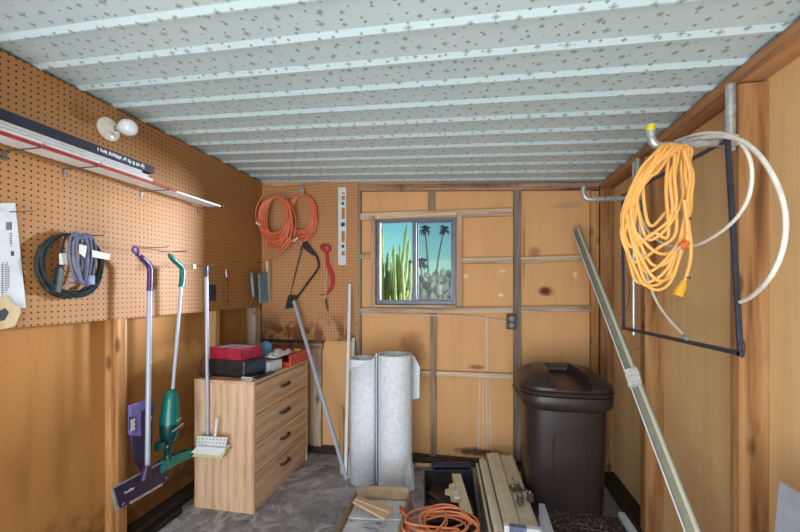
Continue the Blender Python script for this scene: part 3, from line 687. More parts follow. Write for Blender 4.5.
MB().bb(q(160, 444, .03)-Vector((.04, 0, 0)), q(166, 449, .03)).build('release_pedal', 'teal_dark', t, bevel=.003)
text_mesh('BISSELL', .012, c1+d_*.168+Vector((.0515, .012, 0)), (0, 1, .2), (0, -.2, 1), 'ink_white', t)
text_mesh('Featherweight', .0145, c1+d_*.212+Vector((.0508, .005, 0)), (0, 1, .22), (0, -.22, 1), 'ink_white', t, shear=.3)
hk = onX(172, 252, XL); tag(MB().tube([hk, hk+Vector((.105, 0, 0)), hk+Vector((.11, 0, .012))], .0022, 6).build('peg_hook', 'wire'), 'wire hook behind the teal vacuum handle', 'hook', 'bare wire pegboard hooks')

# sponge mop
q = lambda a, b, o=0: onX(a, b, -1.6+o)
t = thing('sponge_mop', 'white sponge mop with perforated press plate hanging before the dresser', 'mop', q(208, 460))
MB().tube([q(206.3, 266), q(206.4, 277)], .0115, 12).build('grip', 'navy', t, smooth=True)
MB().tube([q(206.4, 276), q(207.8, 452)], .0105, 12).build('pole', 'pole', t, smooth=True)
y_ = lambda a, b, o=0: onY(a, b, 1.985-o)
MB().prism([y_(191.5, 457, .03), y_(221, 459, .03), y_(226, 451, .03), y_(197, 448, .03)], (0, .05, 0)).build('sponge', 'sponge', t, bevel=.004)
MB().prism([y_(190.5, 453, .034), y_(219, 456, .034), y_(226, 448.5, .034), y_(197, 446, .034)], (0, .056, 0)).build('sponge_holder', 'white_plastic', t, bevel=.002)
pl = [y_(196, 447.5, .01), y_(225, 449.5, .01), y_(227.5, 437.5, .01), y_(197.5, 436, .01)]
po = MB().prism(pl, (0, .006, 0)).build('press_plate', 'white_plastic', t)
mb = MB()
for i in range(8):
    for j in range(3):
        if 2 <= i <= 4 and j == 0: continue
        u, v = (i+.7)/8.4, (j+.6)/3.3; P0 = pl[0].lerp(pl[1], u); P1 = pl[3].lerp(pl[2], u); c_ = P0.lerp(P1, v); mb.lathe([(.0036, 0), (.0036, .0012)], c_+Vector((0, -.0002, 0)), -Y_, 8)
mb.build('perforations', 'ink', po)
MB().beam(y_(214, 447, .0), y_(217, 418, .0), .016, .005, (0, 1, 0)).build('press_lever', 'white_plastic', t, bevel=.001)
mb = MB().tube(smooth([q(194, 266), q(200, 267), q(206, 266.5), q(211, 265.5), q(215, 263)], 4), .0024, 6)
tag(mb.bb(q(192.5, 264.5, -.002), q(196, 268.5, .004)).build('peg_hook', 'wire'), 'wire hook crossing the top of the sponge mop', 'hook', 'bare wire pegboard hooks')
hk = onX(206, 266.5, XL)
tag(MB().tube([onX(207, 266, XL), q(206.8, 265.5, .01)], .0022, 6).build('peg_hook', 'wire'), 'wire hook reaching out to the sponge mop grip', 'hook', 'bare wire pegboard hooks')

# wall outlet and hanging bits
a, b = onX(208.8, 285, XL), onX(215.2, 301, XL)
t = thing('wall_outlet', 'dark grey double outlet on the left pegboard behind the mop pole', 'outlet', (XL, (a.y+b.y)/2, b.z))
MB().bb((XL+.0005, a.y, a.z), (XL+.007, b.y, b.z)).build('plate', 'navy', t, bevel=.001)
for k in (-1, 1): MB().bb((XL+.007, (a.y+b.y)/2-.016, (a.z+b.z)/2+k*.022-.014), (XL+.009, (a.y+b.y)/2+.016, (a.z+b.z)/2+k*.022+.014)).build('socket', 'ink', t, bevel=.001)
q = lambda a, b, o=.03: onX(a, b, XL+o)
t = thing('key_chain', 'small dark strap with metal rings hanging by the wall outlet', 'strap', q(226, 308))
MB().tube(smooth([q(226, 273), q(223.6, 284), q(223.4, 296), q(225, 308), q(228, 306), q(227.6, 292), q(227.4, 280)], 5, True), .0022, 6, True).build('loop', 'wire', t, smooth=True)
for a_, b_ in ((227.4, 280), (227.4, 301)): MB().ball(q(a_, b_, .032), .0065, 8).build('clip', 'saw_black', t, smooth=True)
MB().tube([q(226, 270), q(226.5, 277)], .007, 8).build('clasp', 'steel', t, smooth=True)
for (a_, b_, c_, lb) in ((222, 271.5, 240, 'wire hook holding the small strap'), (231, 261.5, 243, 'bare wire hook above and right of the small strap'), (257, 262.5, 264, 'short wire hook above the blue brush'), (243, 275.5, 252, 'wire hook carrying the blue whisk handle')):
    p1 = onX(a_, b_, XL); p2 = Vector((XL+.075, p1.y+.002, p1.z))
    tag(MB().tube([p1, p2, p2+Vector((.006, 0, .014))], .002, 6).tube([p1+Vector((.003, 0, 0)), p1+Vector((.003, .05, 0))], .0018, 6).build('peg_hook', 'wire'), lb, 'hook', 'bare wire pegboard hooks')
t = thing('kitchen_whisk', 'blue handled dish whisk with black wire end hanging on the corner of the left board', 'brush', q(254, 315, .06))
MB().tube(smooth([q(251.5, 273, .06), q(252.5, 285, .06), q(253.5, 297, .06)], 4), [.009, .011, .012, .012, .013, .013, .012, .012, .008], 10).build('handle', 'blue_grey', t, smooth=True)
MB().tube([q(253.5, 296, .06), q(254, 303, .06)], .004, 8).build('neck', 'black', t)
mb = MB()
for k in range(5):
    s = (k-2)*1.1; mb.tube(smooth([q(254, 302, .06), q(254+s, 307, .06+.004*(k % 2)), q(254+s*1.1, 312, .06), q(254, 314.5, .06)], 4), .0016, 5)
mb.build('wires', 'black', t)
t = thing('bench_brush', 'bench brush with blue bristles and pale wooden back in the corner', 'brush', q(264, 302, .08))
MB().prism([q(265.6, 261, .08), q(268.8, 260, .08), q(270.3, 300, .08), q(267.2, 301.5, .08)], (.02, 0, 0)).build('wooden_back', 'pale_wood', t, bevel=.003)
MB().prism([q(258, 274, .082), q(265.6, 272, .082), q(267.2, 301, .082), q(259, 303, .082)], (.016, 0, 0)).build('bristles', 'bristle', t)
mb = MB()
for k in range(11):
    b_ = 275+k*2.5; mb.beam(q(258.2+k*.08, b_, .0985), q(266, b_-.6, .0985), .0016, .0035, (1, 0, 0))
mb.build('tufts', 'blue_soft', t)

# ------------------------------------------------------------------ things on the back peg board
YB = D-.012
g = lambda a, b, o=0: onY(a, b, YB-o)
mpp = (g(300, 220)-g(301, 220)).length
for (c_, ru, rv, loops, jit, seed, label) in (((275.5, 218.5), 14.5, 19.5, 17, .3, 31, 'loose orange cord coil, left of the pair on the back pegboard'), ((302, 215.5), 12, 19, 20, .24, 37, 'tidy orange cord coil, right of the pair on the back pegboard')):
    t = thing('orange_cord', label, 'cord', g(*c_), 'orange extension cords on the back pegboard')
    pts = coil_pts(g(*c_, .115 if seed == 31 else .035), X_, Z_, Y_, ru*mpp, rv*mpp, loops, jit, seed, 26, drift=.016)
    MB().tube(pts, .0056, 6).build('cable', 'cord_orange', t, smooth=True)
    if seed == 31:
        mb = MB().tube(smooth([g(262, 196, .125), g(256, 210, .125), g(258, 224, .125), g(268, 236, .125), g(282, 240, .125), g(288, 230, .125), g(284, 222, .125)], 6), .0052, 6)
        mb.tube(smooth([g(268, 230, .12), g(266, 245, .12), g(266, 254, .12), g(274, 258, .12), g(284, 250, .122), g(290, 240, .125), g(292, 226, .125)], 6), .0052, 6)
        mb.tube(smooth([g(272, 236, .122), g(278, 244, .122), g(288, 243, .122), g(294, 238, .125)], 6), .0052, 6)
        mb.build('loose_loops', 'cord_orange', t, smooth=True)
        MB().beam(g(256, 222.5, .13), g(260.5, 225, .13), .014, .014).build('plug', 'white_plastic', t, bevel=.002)
    else:
        MB().beam(g(292.5, 241.5, .075), g(298, 238, .075), .018, .016).build('plug', 'white_plastic', t, bevel=.002)
        MB().beam(g(288.6, 222, .08), g(289.4, 229, .08), .02, .012).build('socket_end', 'white_plastic', t, bevel=.002)
        MB().bb(g(299.6, 188.5, .035), g(304.2, 196, .03)).build('clip', 'steel', t, bevel=.001)
tag(MB().tube([g(287.5, 183, 0), g(285, 190, .03), g(282, 199, .12)], .0022, 6).build('hanging_wire', 'steel'), 'slanting white wire above the loose orange coil', 'wire')
tag(MB().tube(smooth([g(300, 182, .0), g(303, 185, .03), g(302.5, 190, .034), g(302, 198, .045)], 4), .0024, 6).build('hanging_wire', 'steel'), 'bent wire above the tidy orange coil', 'wire')

t = thing('bow_saw', 'black bow saw hanging under the orange cords', 'saw', g(290, 305))
fp = smooth([g(303.5, 243, .02), g(309, 249, .02), g(315, 254, .02), g(318.6, 263, .02), g(317, 270, .02), g(309, 281, .02), g(296, 299, .02)], 5)
MB().tube(fp, [.0065 if i < 6 else .009 for i in range(len(fp))], 10).build('bow', 'saw_black', t, smooth=True)
MB().prism([g(304, 240, .008), g(307, 241.5, .008), g(317, 254, .008), g(314.5, 256, .008), g(306, 250, .008), g(303, 246, .008)], (0, -.026, 0)).build('grip', 'black', t, bevel=.004)
MB().prism([g(302.2, 242, .018), g(303.8, 242.4, .018), g(289, 300, .018), g(286.5, 308.5, .018)], (0, -.002, 0)).build('blade', 'rust', t)
MB().prism([g(289.5, 295.5, .006), g(296.5, 295, .006), g(294.8, 307.5, .006), g(286.3, 308.8, .006)], (0, -.025, 0)).build('toe', 'black', t, bevel=.003)
MB().bb(g(301.8, 240.5, .01), g(304.5, 245, .03)).build('tension_clip', 'steel', t, bevel=.001)

t = thing('pruning_saw', 'red pruning saw with a looped handle and curved sheath on the back pegboard', 'saw', g(326, 296))
def band(pts, ws, dy, closed=False):
    P_ = smooth(pts, 5, closed); N = len(P_); mb = MB(); A, B = [], []
    for k, p_ in enumerate(P_):
        d = (P_[(k+1) % N]-P_[k-1]) if closed else (P_[min(k+1, N-1)]-P_[max(k-1, 0)]); d.normalize(); nn = Vector((-d.z, 0, d.x))
        f = k/(N-1)*(len(ws)-1); q_ = min(int(f), len(ws)-2) if len(ws) > 1 else 0; w_ = ws[0] if len(ws) == 1 else ws[q_]*(1-(f-q_))+ws[q_+1]*(f-q_)
        A.append([mb.bm.verts.new(p_+nn*(w_/2*sg)+Y_*yy) for sg, yy in ((-1, 0), (1, 0), (1, dy), (-1, dy))])
    for k in range(N if closed else N-1):
        for m_ in range(4): mb.bm.faces.new((A[k][m_], A[k][(m_+1) % 4], A[(k+1) % N][(m_+1) % 4], A[(k+1) % N][m_]))
    if not closed: mb.bm.faces.new(A[0]); mb.bm.faces.new(A[-1][::-1])
    return mb
band([g(321, 246, .02), g(324, 245, .02), g(328.3, 246, .02), g(329.3, 249, .02), g(326.5, 251.5, .02), g(322, 249, .02)], [.02], .016, True).build('handle_loop', 'red', t, bevel=.003)
band([g(325.5, 251, .018), g(326.8, 257, .018), g(327.6, 264, .018), g(329.5, 271, .018)], [.022, .025, .028, .032], .014).build('handle', 'red', t, bevel=.003)
band([g(329.3, 269, .019), g(331.8, 276, .019), g(332.2, 284, .019), g(329.5, 290.5, .019), g(325.5, 294.5, .019)], [.036, .038, .034, .026, .010], .012).build('sheath', 'red', t, bevel=.003)
MB().tube(smooth([g(326, 294, .015), g(322.5, 295, .015), g(319.5, 294.6, .015)], 4), [.004]*5+[.003]*3+[.002], 6).build('blade_tip', 'rust', t, smooth=True)
t = thing('awl', 'thin wooden rod with black tip beside the red pruning saw', 'tool', g(326, 310))
MB().tube([g(326.7, 271, .028), g(325.6, 299, .028)], .0035, 8).build('shaft', 'pale_wood', t, smooth=True)
MB().tube([g(325.6, 299, .028), g(326, 303, .028), g(327.6, 310.5, .028)], [.008, .008, .005], 8).build('tip', 'black', t, smooth=True)
hk = g(326.5, 247.5, -.024); tag(MB().tube([hk, hk+Vector((0, -.05, 0)), hk+Vector((0, -.055, .015))], .0022, 6).build('peg_hook', 'wire'), 'wire hook through the red saw handle', 'hook', 'bare wire pegboard hooks')

t = thing('spirit_level', 'white spirit level hanging upright beside the window wall', 'level', g(343, 265))
a, b = g(339.6, 188.5, -.022), g(346.6, 265)
MB().bb((a.x, YB-.014, a.z), (b.x, YB+.0058, b.z)).build('body', 'white_metal', t, bevel=.001)
for b_, r_ in ((203.5, .0085), (224.5, .012), (246.3, .009)):
    c_ = g(343, b_, .0142); MB().lathe([(r_*1.5, 0), (r_*1.5, .002), (r_*1.1, .003)], c_, -Y_, 20).build('vial_ring', 'navy', t); MB().tube([c_+Vector((-.009, -.004, 0)), c_+Vector((.009, -.004, 0))], .004, 8).build('vial', 'teal', t)
for b0, b1 in ((192.5, 194), (196, 200), (208, 219), (231, 242), (251, 255.5)):
    MB().bb(g(341.6, b0, .0143), g(344.8, b1, .0143)+Vector((0, -.0006, 0))).build('hand_slot', 'peg_left', t)

# leaning strips left of the rolls
def lean(a0, b0, y0_, a1, b1, w, th, name, mat, label, cat, grp=None):
    p = onY(a0, b0, y0_); q_ = onZ(a1, b1, 0.003) if b1 else None
    return tag(MB().beam(p, q_, w, th, (0, -1, 0)).build(name, mat, bevel=.001), label, cat, grp)
lean(350, 284, D-.035, 345.5, 478, .022, .012, 'trim_strip', 'white_plastic', 'tall white strip leaning on the back pegboard edge', 'strip')
lean(353.3, 338, D-.045, 350, 478, .024, .012, 'trim_strip', 'white_plastic', 'shorter white strip leaning just left of the foam rolls', 'strip')
lean(340.5, 408, D-.035, 342.5, 474, .030, .012, 'wooden_lath', 'lath', 'short bare wooden lath standing among the leaning strips', 'strip')
lean(294, 301, D-.085, 346.5, 479, .024, .018, 'white_pole', 'pole', 'white pole leaning slantwise from the bow saw to the floor', 'pole')

# ------------------------------------------------------------------ dresser
dx0, dx1, dy0, dy1, dh = -1.705, -1.295, 2.03, 2.775, .80
t = thing('dresser', 'light oak four drawer dresser against the left wall', 'dresser', ((dx0+dx1)/2, (dy0+dy1)/2, 0))
MB().bb((dx0, dy0, 0), (dx1, dy0+.018, dh-.018)).build('side_panel', 'oak_side', t, bevel=.001)
MB().bb((dx0, dy1-.018, 0), (dx1, dy1, dh-.018)).build('side_panel', 'oak_side', t, bevel=.001)
MB().bb((dx0, dy0-.004, dh-.018), (dx1+.004, dy1+.004, dh)).build('top', 'oak_front', t, bevel=.002)
MB().bb((dx0, dy0+.018, .05), (dx0+.006, dy1-.018, dh-.018)).build('back_panel', 'oak_side', t)
MB().bb((dx1-.03, dy0+.018, 0), (dx1-.012, dy1-.018, .055)).build('plinth', 'oak_front', t)
zz = [.058, .236, .414, .592, .778]
for k in range(4):
    z0, z1 = zz[k]+.003, zz[k+1]-.003
    dr = MB().bb((dx1-.018, dy0+.021, z0), (dx1-.001, dy1-.021, z1)).build('drawer', 'oak_front', t, bevel=.0015)
    ym = (dy0+dy1)/2-.01; zm = (z0+z1)/2+.01
    hp = smooth([(dx1, ym-.055, zm), (dx1+.022, ym-.045, zm), (dx1+.026, ym, zm), (dx1+.022, ym+.045, zm), (dx1, ym+.055, zm)], 4)
    MB().tube(hp, .0075, 8, flat=1.3).build('handle', 'saw_black', dr, smooth=True)

# clutter on the dresser top
Zt = dh
def zbox(corners, z0, h): return MB().prism([(p_.x, p_.y, z0) for p_ in corners], (0, 0, h))
A_, B_, C_ = onZ(212, 374, Zt), onZ(248, 376.5, Zt), onZ(264.5, 369, Zt)
A_ = Vector((-1.675, 2.11, Zt)); B_ = Vector((-1.395, 2.085, Zt)); C_ = Vector((-1.350, 2.26, Zt)); D_ = A_+(C_-B_)
t = thing('black_case', 'black case with a navy side lying under the crimson box on the dresser', 'case', (A_+C_)/2)
zbox([A_, B_, C_, D_], Zt+.012, .100).build('body', 'charcoal', t, bevel=.012)
zbox([A_+Vector((.01, .01, 0)), B_+Vector((-.005, .01, 0)), C_+Vector((-.005, -.01, 0)), D_+Vector((.01, -.01, 0))], Zt+.0005, .012).build('foot', 'black', t, bevel=.002)
nrm = (C_-B_).normalized(); out = Vector((nrm.y, -nrm.x, 0))
MB().prism([B_+nrm*.02+out*.0005+Z_*.03, C_-nrm*.015+out*.0005+Z_*.03, C_-nrm*.015+out*.0005+Z_*.104, B_+nrm*.02+out*.0005+Z_*.082], out*.003).build('side_plate', 'navy', t, bevel=.001)
u_ = (B_-A_).normalized(); f_ = Vector((u_.y, -u_.x, 0))
MB().prism([A_+u_*.03+f_*.0005+Z_*.045, B_-u_*.03+f_*.0005+Z_*.045, B_-u_*.03+f_*.0005+Z_*.052, A_+u_*.03+f_*.0005+Z_*.052], f_*.003).build('seam_strip', 'black', t)
MB().tube(smooth([A_+Vector((.02, .03, .08)), A_+Vector((-.02, -.01, .12)), A_+Vector((-.035, -.02, .05)), A_+Vector((-.02, -.03, .004)), A_+Vector((.05, -.035, .004))], 6), .006, 7).build('strap', 'black', t, smooth=True)
E_ = [Vector((-1.66, 2.11, 0)), Vector((-1.415, 2.09, 0)), Vector((-1.375, 2.25, 0)), Vector((-1.62, 2.27, 0))]
t = thing('crimson_box', 'crimson open box full of papers on top of the black case', 'box', (E_[0]+E_[2])/2+Z_*(Zt+.113))
zb = Zt+.1135
zbox(E_, zb, .006).build('bottom', 'red_box', t)
for i in range(4):
    p_, q_ = E_[i], E_[(i+1) % 4]; c_ = sum(E_, Vector())/4; inn = (c_-(p_+q_)/2).normalized()*.006
    MB().prism([(v.x, v.y, zb+.006) for v in (p_, q_, q_+inn, p_+inn)], (0, 0, .068)).build('side', 'red_box', t, bevel=.001)
zbox([e.lerp(c_, .08) for e in E_], zb+.006, .064).build('contents', 'paper_blue', t)
c_ = Vector((onY(266, 350, 2.48).x, 2.48, Zt)); 
mb = MB().lathe([(.040, 0), (.044, .05), (.046, .12), (.042, .15), (.030, .168), (.014, .178), (.002, .180)], c_, Z_, 24)
tag(mb.build('blue_cap', 'blue_soft', smooth=True), 'sky blue rounded cap standing behind the crimson box', 'cap')
w_ = thing('paper_carton', 'flat white carton lying in front of the rags on the dresser', 'box', (-1.37, 2.36, Zt))
MB().box((-1.385, 2.355, Zt+.033), (.10, .15, .064), Euler((0, 0, -.1)).to_matrix()).build('box', 'carton_white', w_, bevel=.001)
MB().box((-1.38, 2.35, Zt+.0665), (.09, .13, .003), Euler((0, 0, -.14)).to_matrix()).build('lid', 'paper', w_)
# crumpled rags
def cloth(x0, x1, y0, y1, z, amp, seed, name, mat, label, cat):
    rnd = random.Random(seed); mb = MB(); nx, ny = 14, 14; vs = {}
    from mathutils import noise as nz
    for i in range(nx+1):
        for j in range(ny+1):
            x = x0+(x1-x0)*i/nx; y = y0+(y1-y0)*j/ny; e = min(i, nx-i, j, ny-j)/3; e = min(1, e)
            vs[i, j] = mb.bm.verts.new((x+rnd.uniform(-.004, .004), y+rnd.uniform(-.004, .004), z+amp*(.25+e*.7*(nz.noise(Vector((x*22, y*22, seed)))+.6))))
    for i in range(nx):
        for j in range(ny): mb.bm.faces.new((vs[i, j], vs[i+1, j], vs[i+1, j+1], vs[i, j+1]))
    bmesh.ops.recalc_face_normals(mb.bm, faces=mb.bm.faces[:])
    o = mb.build(name, mat, smooth=True); m = o.modifiers.new('s', 'SOLIDIFY'); m.thickness = .003; m.offset = 1
    return tag(o, label, cat)
cloth(-1.43, -1.32, 2.34, 2.58, Zt+.071, .055, 3, 'rag', 'paper_blue', 'crumpled pale rag heaped between the blue cap and the red tray', 'rag')
# red orange tray, open at the near end
t = thing('red_tray', 'bright orange red plastic tray at the far end of the dresser', 'tray', (-1.36, 2.62, Zt))
MB().bb((-1.60, 2.60, Zt+.001), (-1.285, 2.765, Zt+.008)).build('bottom', 'red_orange', t)
MB().bb((-1.300, 2.47, Zt+.001), (-1.285, 2.765, Zt+.085)).build('side', 'red_orange', t, bevel=.002)
MB().bb((-1.60, 2.75, Zt+.008), (-1.301, 2.765, Zt+.085)).build('side', 'red_orange', t, bevel=.002)
MB().bb((-1.37, 2.47, Zt+.001), (-1.301, 2.485, Zt+.03)).build('side', 'red_orange', t, bevel=.002)
MB().bb((-1.56, 2.60, Zt+.076), (-1.301, 2.749, Zt+.082)).build('lid', 'red_orange', t, bevel=.002)
tag(MB().beam((-1.47, 2.50, Zt+.0105), (-1.325, 2.53, Zt+.0105), .022, .018).build('wood_stick', 'pale_wood', bevel=.002), 'short wooden stick lying beside the orange red tray', 'stick')
tag(MB().bb((-1.36, 2.66, Zt+.0825), (-1.315, 2.70, Zt+.094)).build('yellow_clip', 'yellow_tape', bevel=.003), 'small yellow clip on the orange red tray', 'clip')
t = thing('buckle_case', 'small clear grey plastic holder at the front corner of the dresser top', 'holder', (-1.35, 2.045, Zt))
MB().bb((-1.385, 2.033, Zt+.0005), (-1.315, 2.072, Zt+.014)).build('body', 'steel', t, bevel=.003)
MB().tube([(-1.385, 2.045, Zt+.019), (-1.315, 2.045, Zt+.019)], .005, 8).build('bar', 'film', t)
tag(MB().bb((-1.345, 2.10, Zt+.0005), (-1.305, 2.29, Zt+.010)).build('flat_plate', 'navy', bevel=.001), 'thin navy plate beside the black case on the dresser', 'plate')

# ------------------------------------------------------------------ foam rolls
def roll(cx, cy, r, h, label, name='foam_roll', flare=1, seed=1):
    t = thing(name, label, 'roll', (cx, cy, 0), 'quilted foam rolls')
    mb = MB(); turns = 3.2; n_ = 120; prev = None; rnd = random.Random(seed)
    ins, outs = [], []
    for i in range(n_+1):
        f = i/n_; th = f*turns*2*PI+seed; rr = r*(.48+.50*f); ins.append((cx+rr*math.cos(th), cy+rr*math.sin(th))); rr += r*.065; outs.append((cx+rr*math.cos(th), cy+rr*math.sin(th)))
    vb = []
    for (a, b), (c, d) in zip(ins, outs):
        j = rnd.uniform(-.002, .002); vb.append([mb.bm.verts.new(v) for v in ((a, b, .002), (c, d, .002), (c, d, h+j), (a, b, h+j))])
    for A, B in zip(vb, vb[1:]):
        for k in range(4): mb.bm.faces.new((A[k], A[(k+1) % 4], B[(k+1) % 4], B[k]))
    mb.bm.faces.new(vb[0]); mb.bm.faces.new(vb[-1][::-1]); mb.build('wound_sheet', 'foam', t, smooth=True, auto=50)
    return t
c_ = onZ(398, 494); d_ = Vector((ray(398, 0)[0], ray(398, 0)[1], 0)).normalized()
R1, R2 = .128, .104
rc = Vector((c_.x-.024, c_.y, 0))+d_*R1
t1 = roll(rc.x, rc.y, R1, .905, 'thicker white foam roll standing on the right of the pair', seed=2)
MB().prism([(rc.x+R1*.55, rc.y+R1*.82, .55), (rc.x+R1*1.25, rc.y+R1*.75, .58), (rc.x+R1*1.28, rc.y+R1*.72, .80), (rc.x+R1*.95, rc.y+R1*.8, .88), (rc.x+R1*.5, rc.y+R1*.84, .88)], (.0, .012, 0)).build('loose_flap', 'foam', t1)
MB().prism([(rc.x+R1*.6, rc.y-R1*.82, .003), (rc.x+R1*1.15, rc.y-R1*.5, .003), (rc.x+R1*1.0, rc.y-R1*.2, .16), (rc.x+R1*.9, rc.y-R1*.42, .2)], (.005, .012, 0)).build('loose_corner', 'foam', t1)
c2_ = onZ(366, 488); d2 = Vector((ray(366, 0)[0], ray(366, 0)[1], 0)).normalized(); rc2 = Vector((c2_.x, c2_.y, 0))+d2*R2
rc2 = Vector((rc.x-R1-R2-.004, rc2.y+.03, 0))
t2 = roll(rc2.x, rc2.y, R2, .865, 'thinner white foam roll standing on the left of the pair', seed=4.35)
mb = MB(); pts = []
for k in range(9):
    th = math.radians(-128+k*12.5); pts.append((rc2.x+(R2+.014)*math.cos(th), rc2.y+(R2+.014)*math.sin(th)))
lo = [mb.bm.verts.new((x, y, .003)) for x, y in pts]; hi = [mb.bm.verts.new((x, y, .79+.012*k)) for k, (x, y) in enumerate(pts)]
for k in range(8): mb.bm.faces.new((lo[k], lo[k+1], hi[k+1], hi[k]))
o = mb.build('overlapping_edge', 'foam', t2, smooth=True, auto=60); m = o.modifiers.new('s', 'SOLIDIFY'); m.thickness = .006; m.offset = 0

# ------------------------------------------------------------------ open cardboard box with papers
zt = .20
bl, br = onZ(356, 491, zt), onZ(409, 493, zt); dirn = (onZ(336, 540, zt)-bl); fl, fr = bl+dirn.normalized()*.52, br+Vector((.01, -.52, 0))
fl = Vector((bl.x+.02, bl.y-.52, zt)); bl = Vector((bl.x, bl.y, zt))
t = thing('cardboard_box', 'open cardboard box on the floor before the foam rolls', 'box', ((bl.x+br.x)/2, (bl.y+fl.y)/2, 0))
crn = [fl, fr, br, bl]
MB().prism([(p_.x, p_.y, .001) for p_ in crn], (0, 0, .005)).build('bottom', 'cardboard', t)
cen = sum(crn, Vector())/4
for i in range(4):
    p_, q_ = crn[i], crn[(i+1) % 4]; inn = Vector(((cen-(p_+q_)/2).x, (cen-(p_+q_)/2).y, 0)).normalized()*.005
    MB().prism([(v.x, v.y, .006) for v in (p_, q_, q_+inn, p_+inn)], (0, 0, zt-.006)).build('wall', 'cardboard', t)
MB().prism([br, bl, bl+Vector((.01, .02, .02)), br+Vector((-.01, .02, .02))], (0, .004, 0)).build('flap', 'cardboard', t)
MB().prism([bl, fl, fl+Vector((-.03, 0, -.06)), bl+Vector((-.02, -.03, -.06))], (0, 0, .004)).build('flap', 'cardboard', t)
MB().prism([br, fr, fr+Vector((.03, 0, -.07)), br+Vector((.03, -.03, -.07))], (.004, 0, 0)).build('flap', 'cardboard', t)
ins_ = [p_.lerp(cen, .07) for p_ in crn]
for k, (z0, z1, mt, y0f, y1f, lb) in enumerate([(.008, .13, 'paper', 0, 1, 'thick pile of grey printed packs filling the cardboard box'), (.131, .16, 'paper_blue', 0, .62, 'blue printed pack lying on the near half of the box papers'), (.131, .165, 'paper', .64, 1, 'grey printed pack at the back of the cardboard box'), (.161, .178, 'paper', 0, .34, 'pale pack nearest the camera on the box papers')]):
    a0 = ins_[0].lerp(ins_[3], y0f); a1 = ins_[1].lerp(ins_[2], y0f); a2 = ins_[1].lerp(ins_[2], y1f); a3 = ins_[0].lerp(ins_[3], y1f)
    tag(zbox([a0, a1, a2, a3], z0, z1-z0).build('paper_pack', mt, bevel=.003), lb, 'papers', 'packs inside the cardboard box')
zv = .215
vc = [onZ(357, 495.5, zv), onZ(393, 507, zv), onZ(385, 519.5, zv), onZ(352.5, 502, zv)]
t = thing('veneer_sample', 'brown wood sample with pale stripes lying across the box papers', 'wood sample', vc[0])
MB().prism([v-Z_*.008 for v in vc], (0, 0, .008)).build('board', 'veneer', t, bevel=.001)
m1, m2 = vc[0].lerp(vc[3], .5), vc[1].lerp(vc[2], .45); wv_ = (vc[3]-vc[0])*.1
MB().prism([m1+Z_*.0003, m2+Z_*.0003, m2+wv_+Z_*.0003, m1+wv_+Z_*.0003], (0, 0, .001)).build('stripe', 'white_plastic', t)
wv2 = (vc[0]-vc[3])*.08
MB().prism([vc[3]+Z_*.0003, vc[2]+Z_*.0003, vc[2]+wv2+Z_*.0003, vc[3]+wv2+Z_*.0003], (0, 0, .001)).build('stripe', 'white_plastic', t)

# ------------------------------------------------------------------ black bin with beige brackets
bz = .13
k0, k1, k2, k3 = onZ(424, 470, bz), onZ(473, 470, bz), onZ(483, 540, bz), onZ(424, 540, bz)
t = thing('black_bin', 'low black open bin on the floor right of the foam rolls', 'bin', ((k0.x+k2.x)/2, (k0.y+k2.y)/2, 0))
cr = [k3, k2, k1, k0]; cen = sum(cr, Vector())/4
MB().prism([(p_.x, p_.y, .001) for p_ in cr], (0, 0, .006)).build('bottom', 'black', t)
for i in range(4):
    p_, q_ = cr[i], cr[(i+1) % 4]; inn = Vector(((cen-(p_+q_)/2).x, (cen-(p_+q_)/2).y, 0)).normalized()*.008
    MB().prism([(v.x, v.y, .007) for v in (p_, q_, q_+inn, p_+inn)], (0, 0, bz-.007)).build('wall', 'charcoal', t, bevel=.002)
def zq(pts, z, dz, name, mat, lb=None, cat=None, par=None, bev=.001, grp=None):
    mb = MB().prism([onZ(a_, b_, z) for a_, b_ in pts], (0, 0, dz)); o = mb.build(name, mat, par, bevel=bev)
    if lb: tag(o, lb, cat, grp)
    return o
zq([(430, 479), (466, 479), (470, 524), (430, 526)], .03, .02, 'dark_sheet', 'saw_black', 'dark brown stained sheet lying in the black bin', 'sheet')
# beige angle and clip pieces
t = thing('beige_angle', 'long beige metal angle lying in the black bin', 'bracket', onZ(460, 495, .10))
zq([(452, 474), (460.5, 474), (473, 514), (462, 516)], .112, .003, 'flange', 'beige_pale', par=t)
a_, b_ = onZ(452, 474, .112), onZ(462, 516, .112); MB().beam(a_+Vector((0, 0, -.018)), b_+Vector((0, 0, -.018)), .003, .032).build('web', 'beige_pale', t)
t = thing('beige_bracket', 'short notched beige bracket beside the long angle in the bin', 'bracket', onZ(450, 492, .11))
zq([(449, 486), (454, 484), (457, 498), (462, 500), (458, 503), (451, 502), (450, 496), (445, 495), (445, 491), (449, 490)], .118, .01, 'plate', 'beige', par=t)
zq([(453, 493), (458, 492), (460, 499), (454, 499)], .1285, .012, 'raised_lug', 'white_plastic', par=t)
tag(MB().tube(smooth([onZ(428, 494, .09), onZ(434, 497, .1), onZ(441, 502, .1), onZ(446, 506, .09)], 4), [.016]*4+[.014]*4+[.010]*5, 10).build('hand_tool', 'charcoal', smooth=True), 'black rounded handle lying in the bin left of the beige bracket', 'tool')
tag(MB().tube([onZ(433, 466.5, .055), onZ(470, 466, .055)], .03, 12).build('dirty_bundle', 'navy', smooth=True), 'dirty dark rolled bundle lying along the foot of the back wall', 'bundle')
tag(MB().tube([onZ(416, 465, .04), onZ(431, 465.5, .04)], .016, 10).build('wood_offcut', 'lath', smooth=True), 'round wood offcut by the back wall next to the dark bundle', 'offcut')

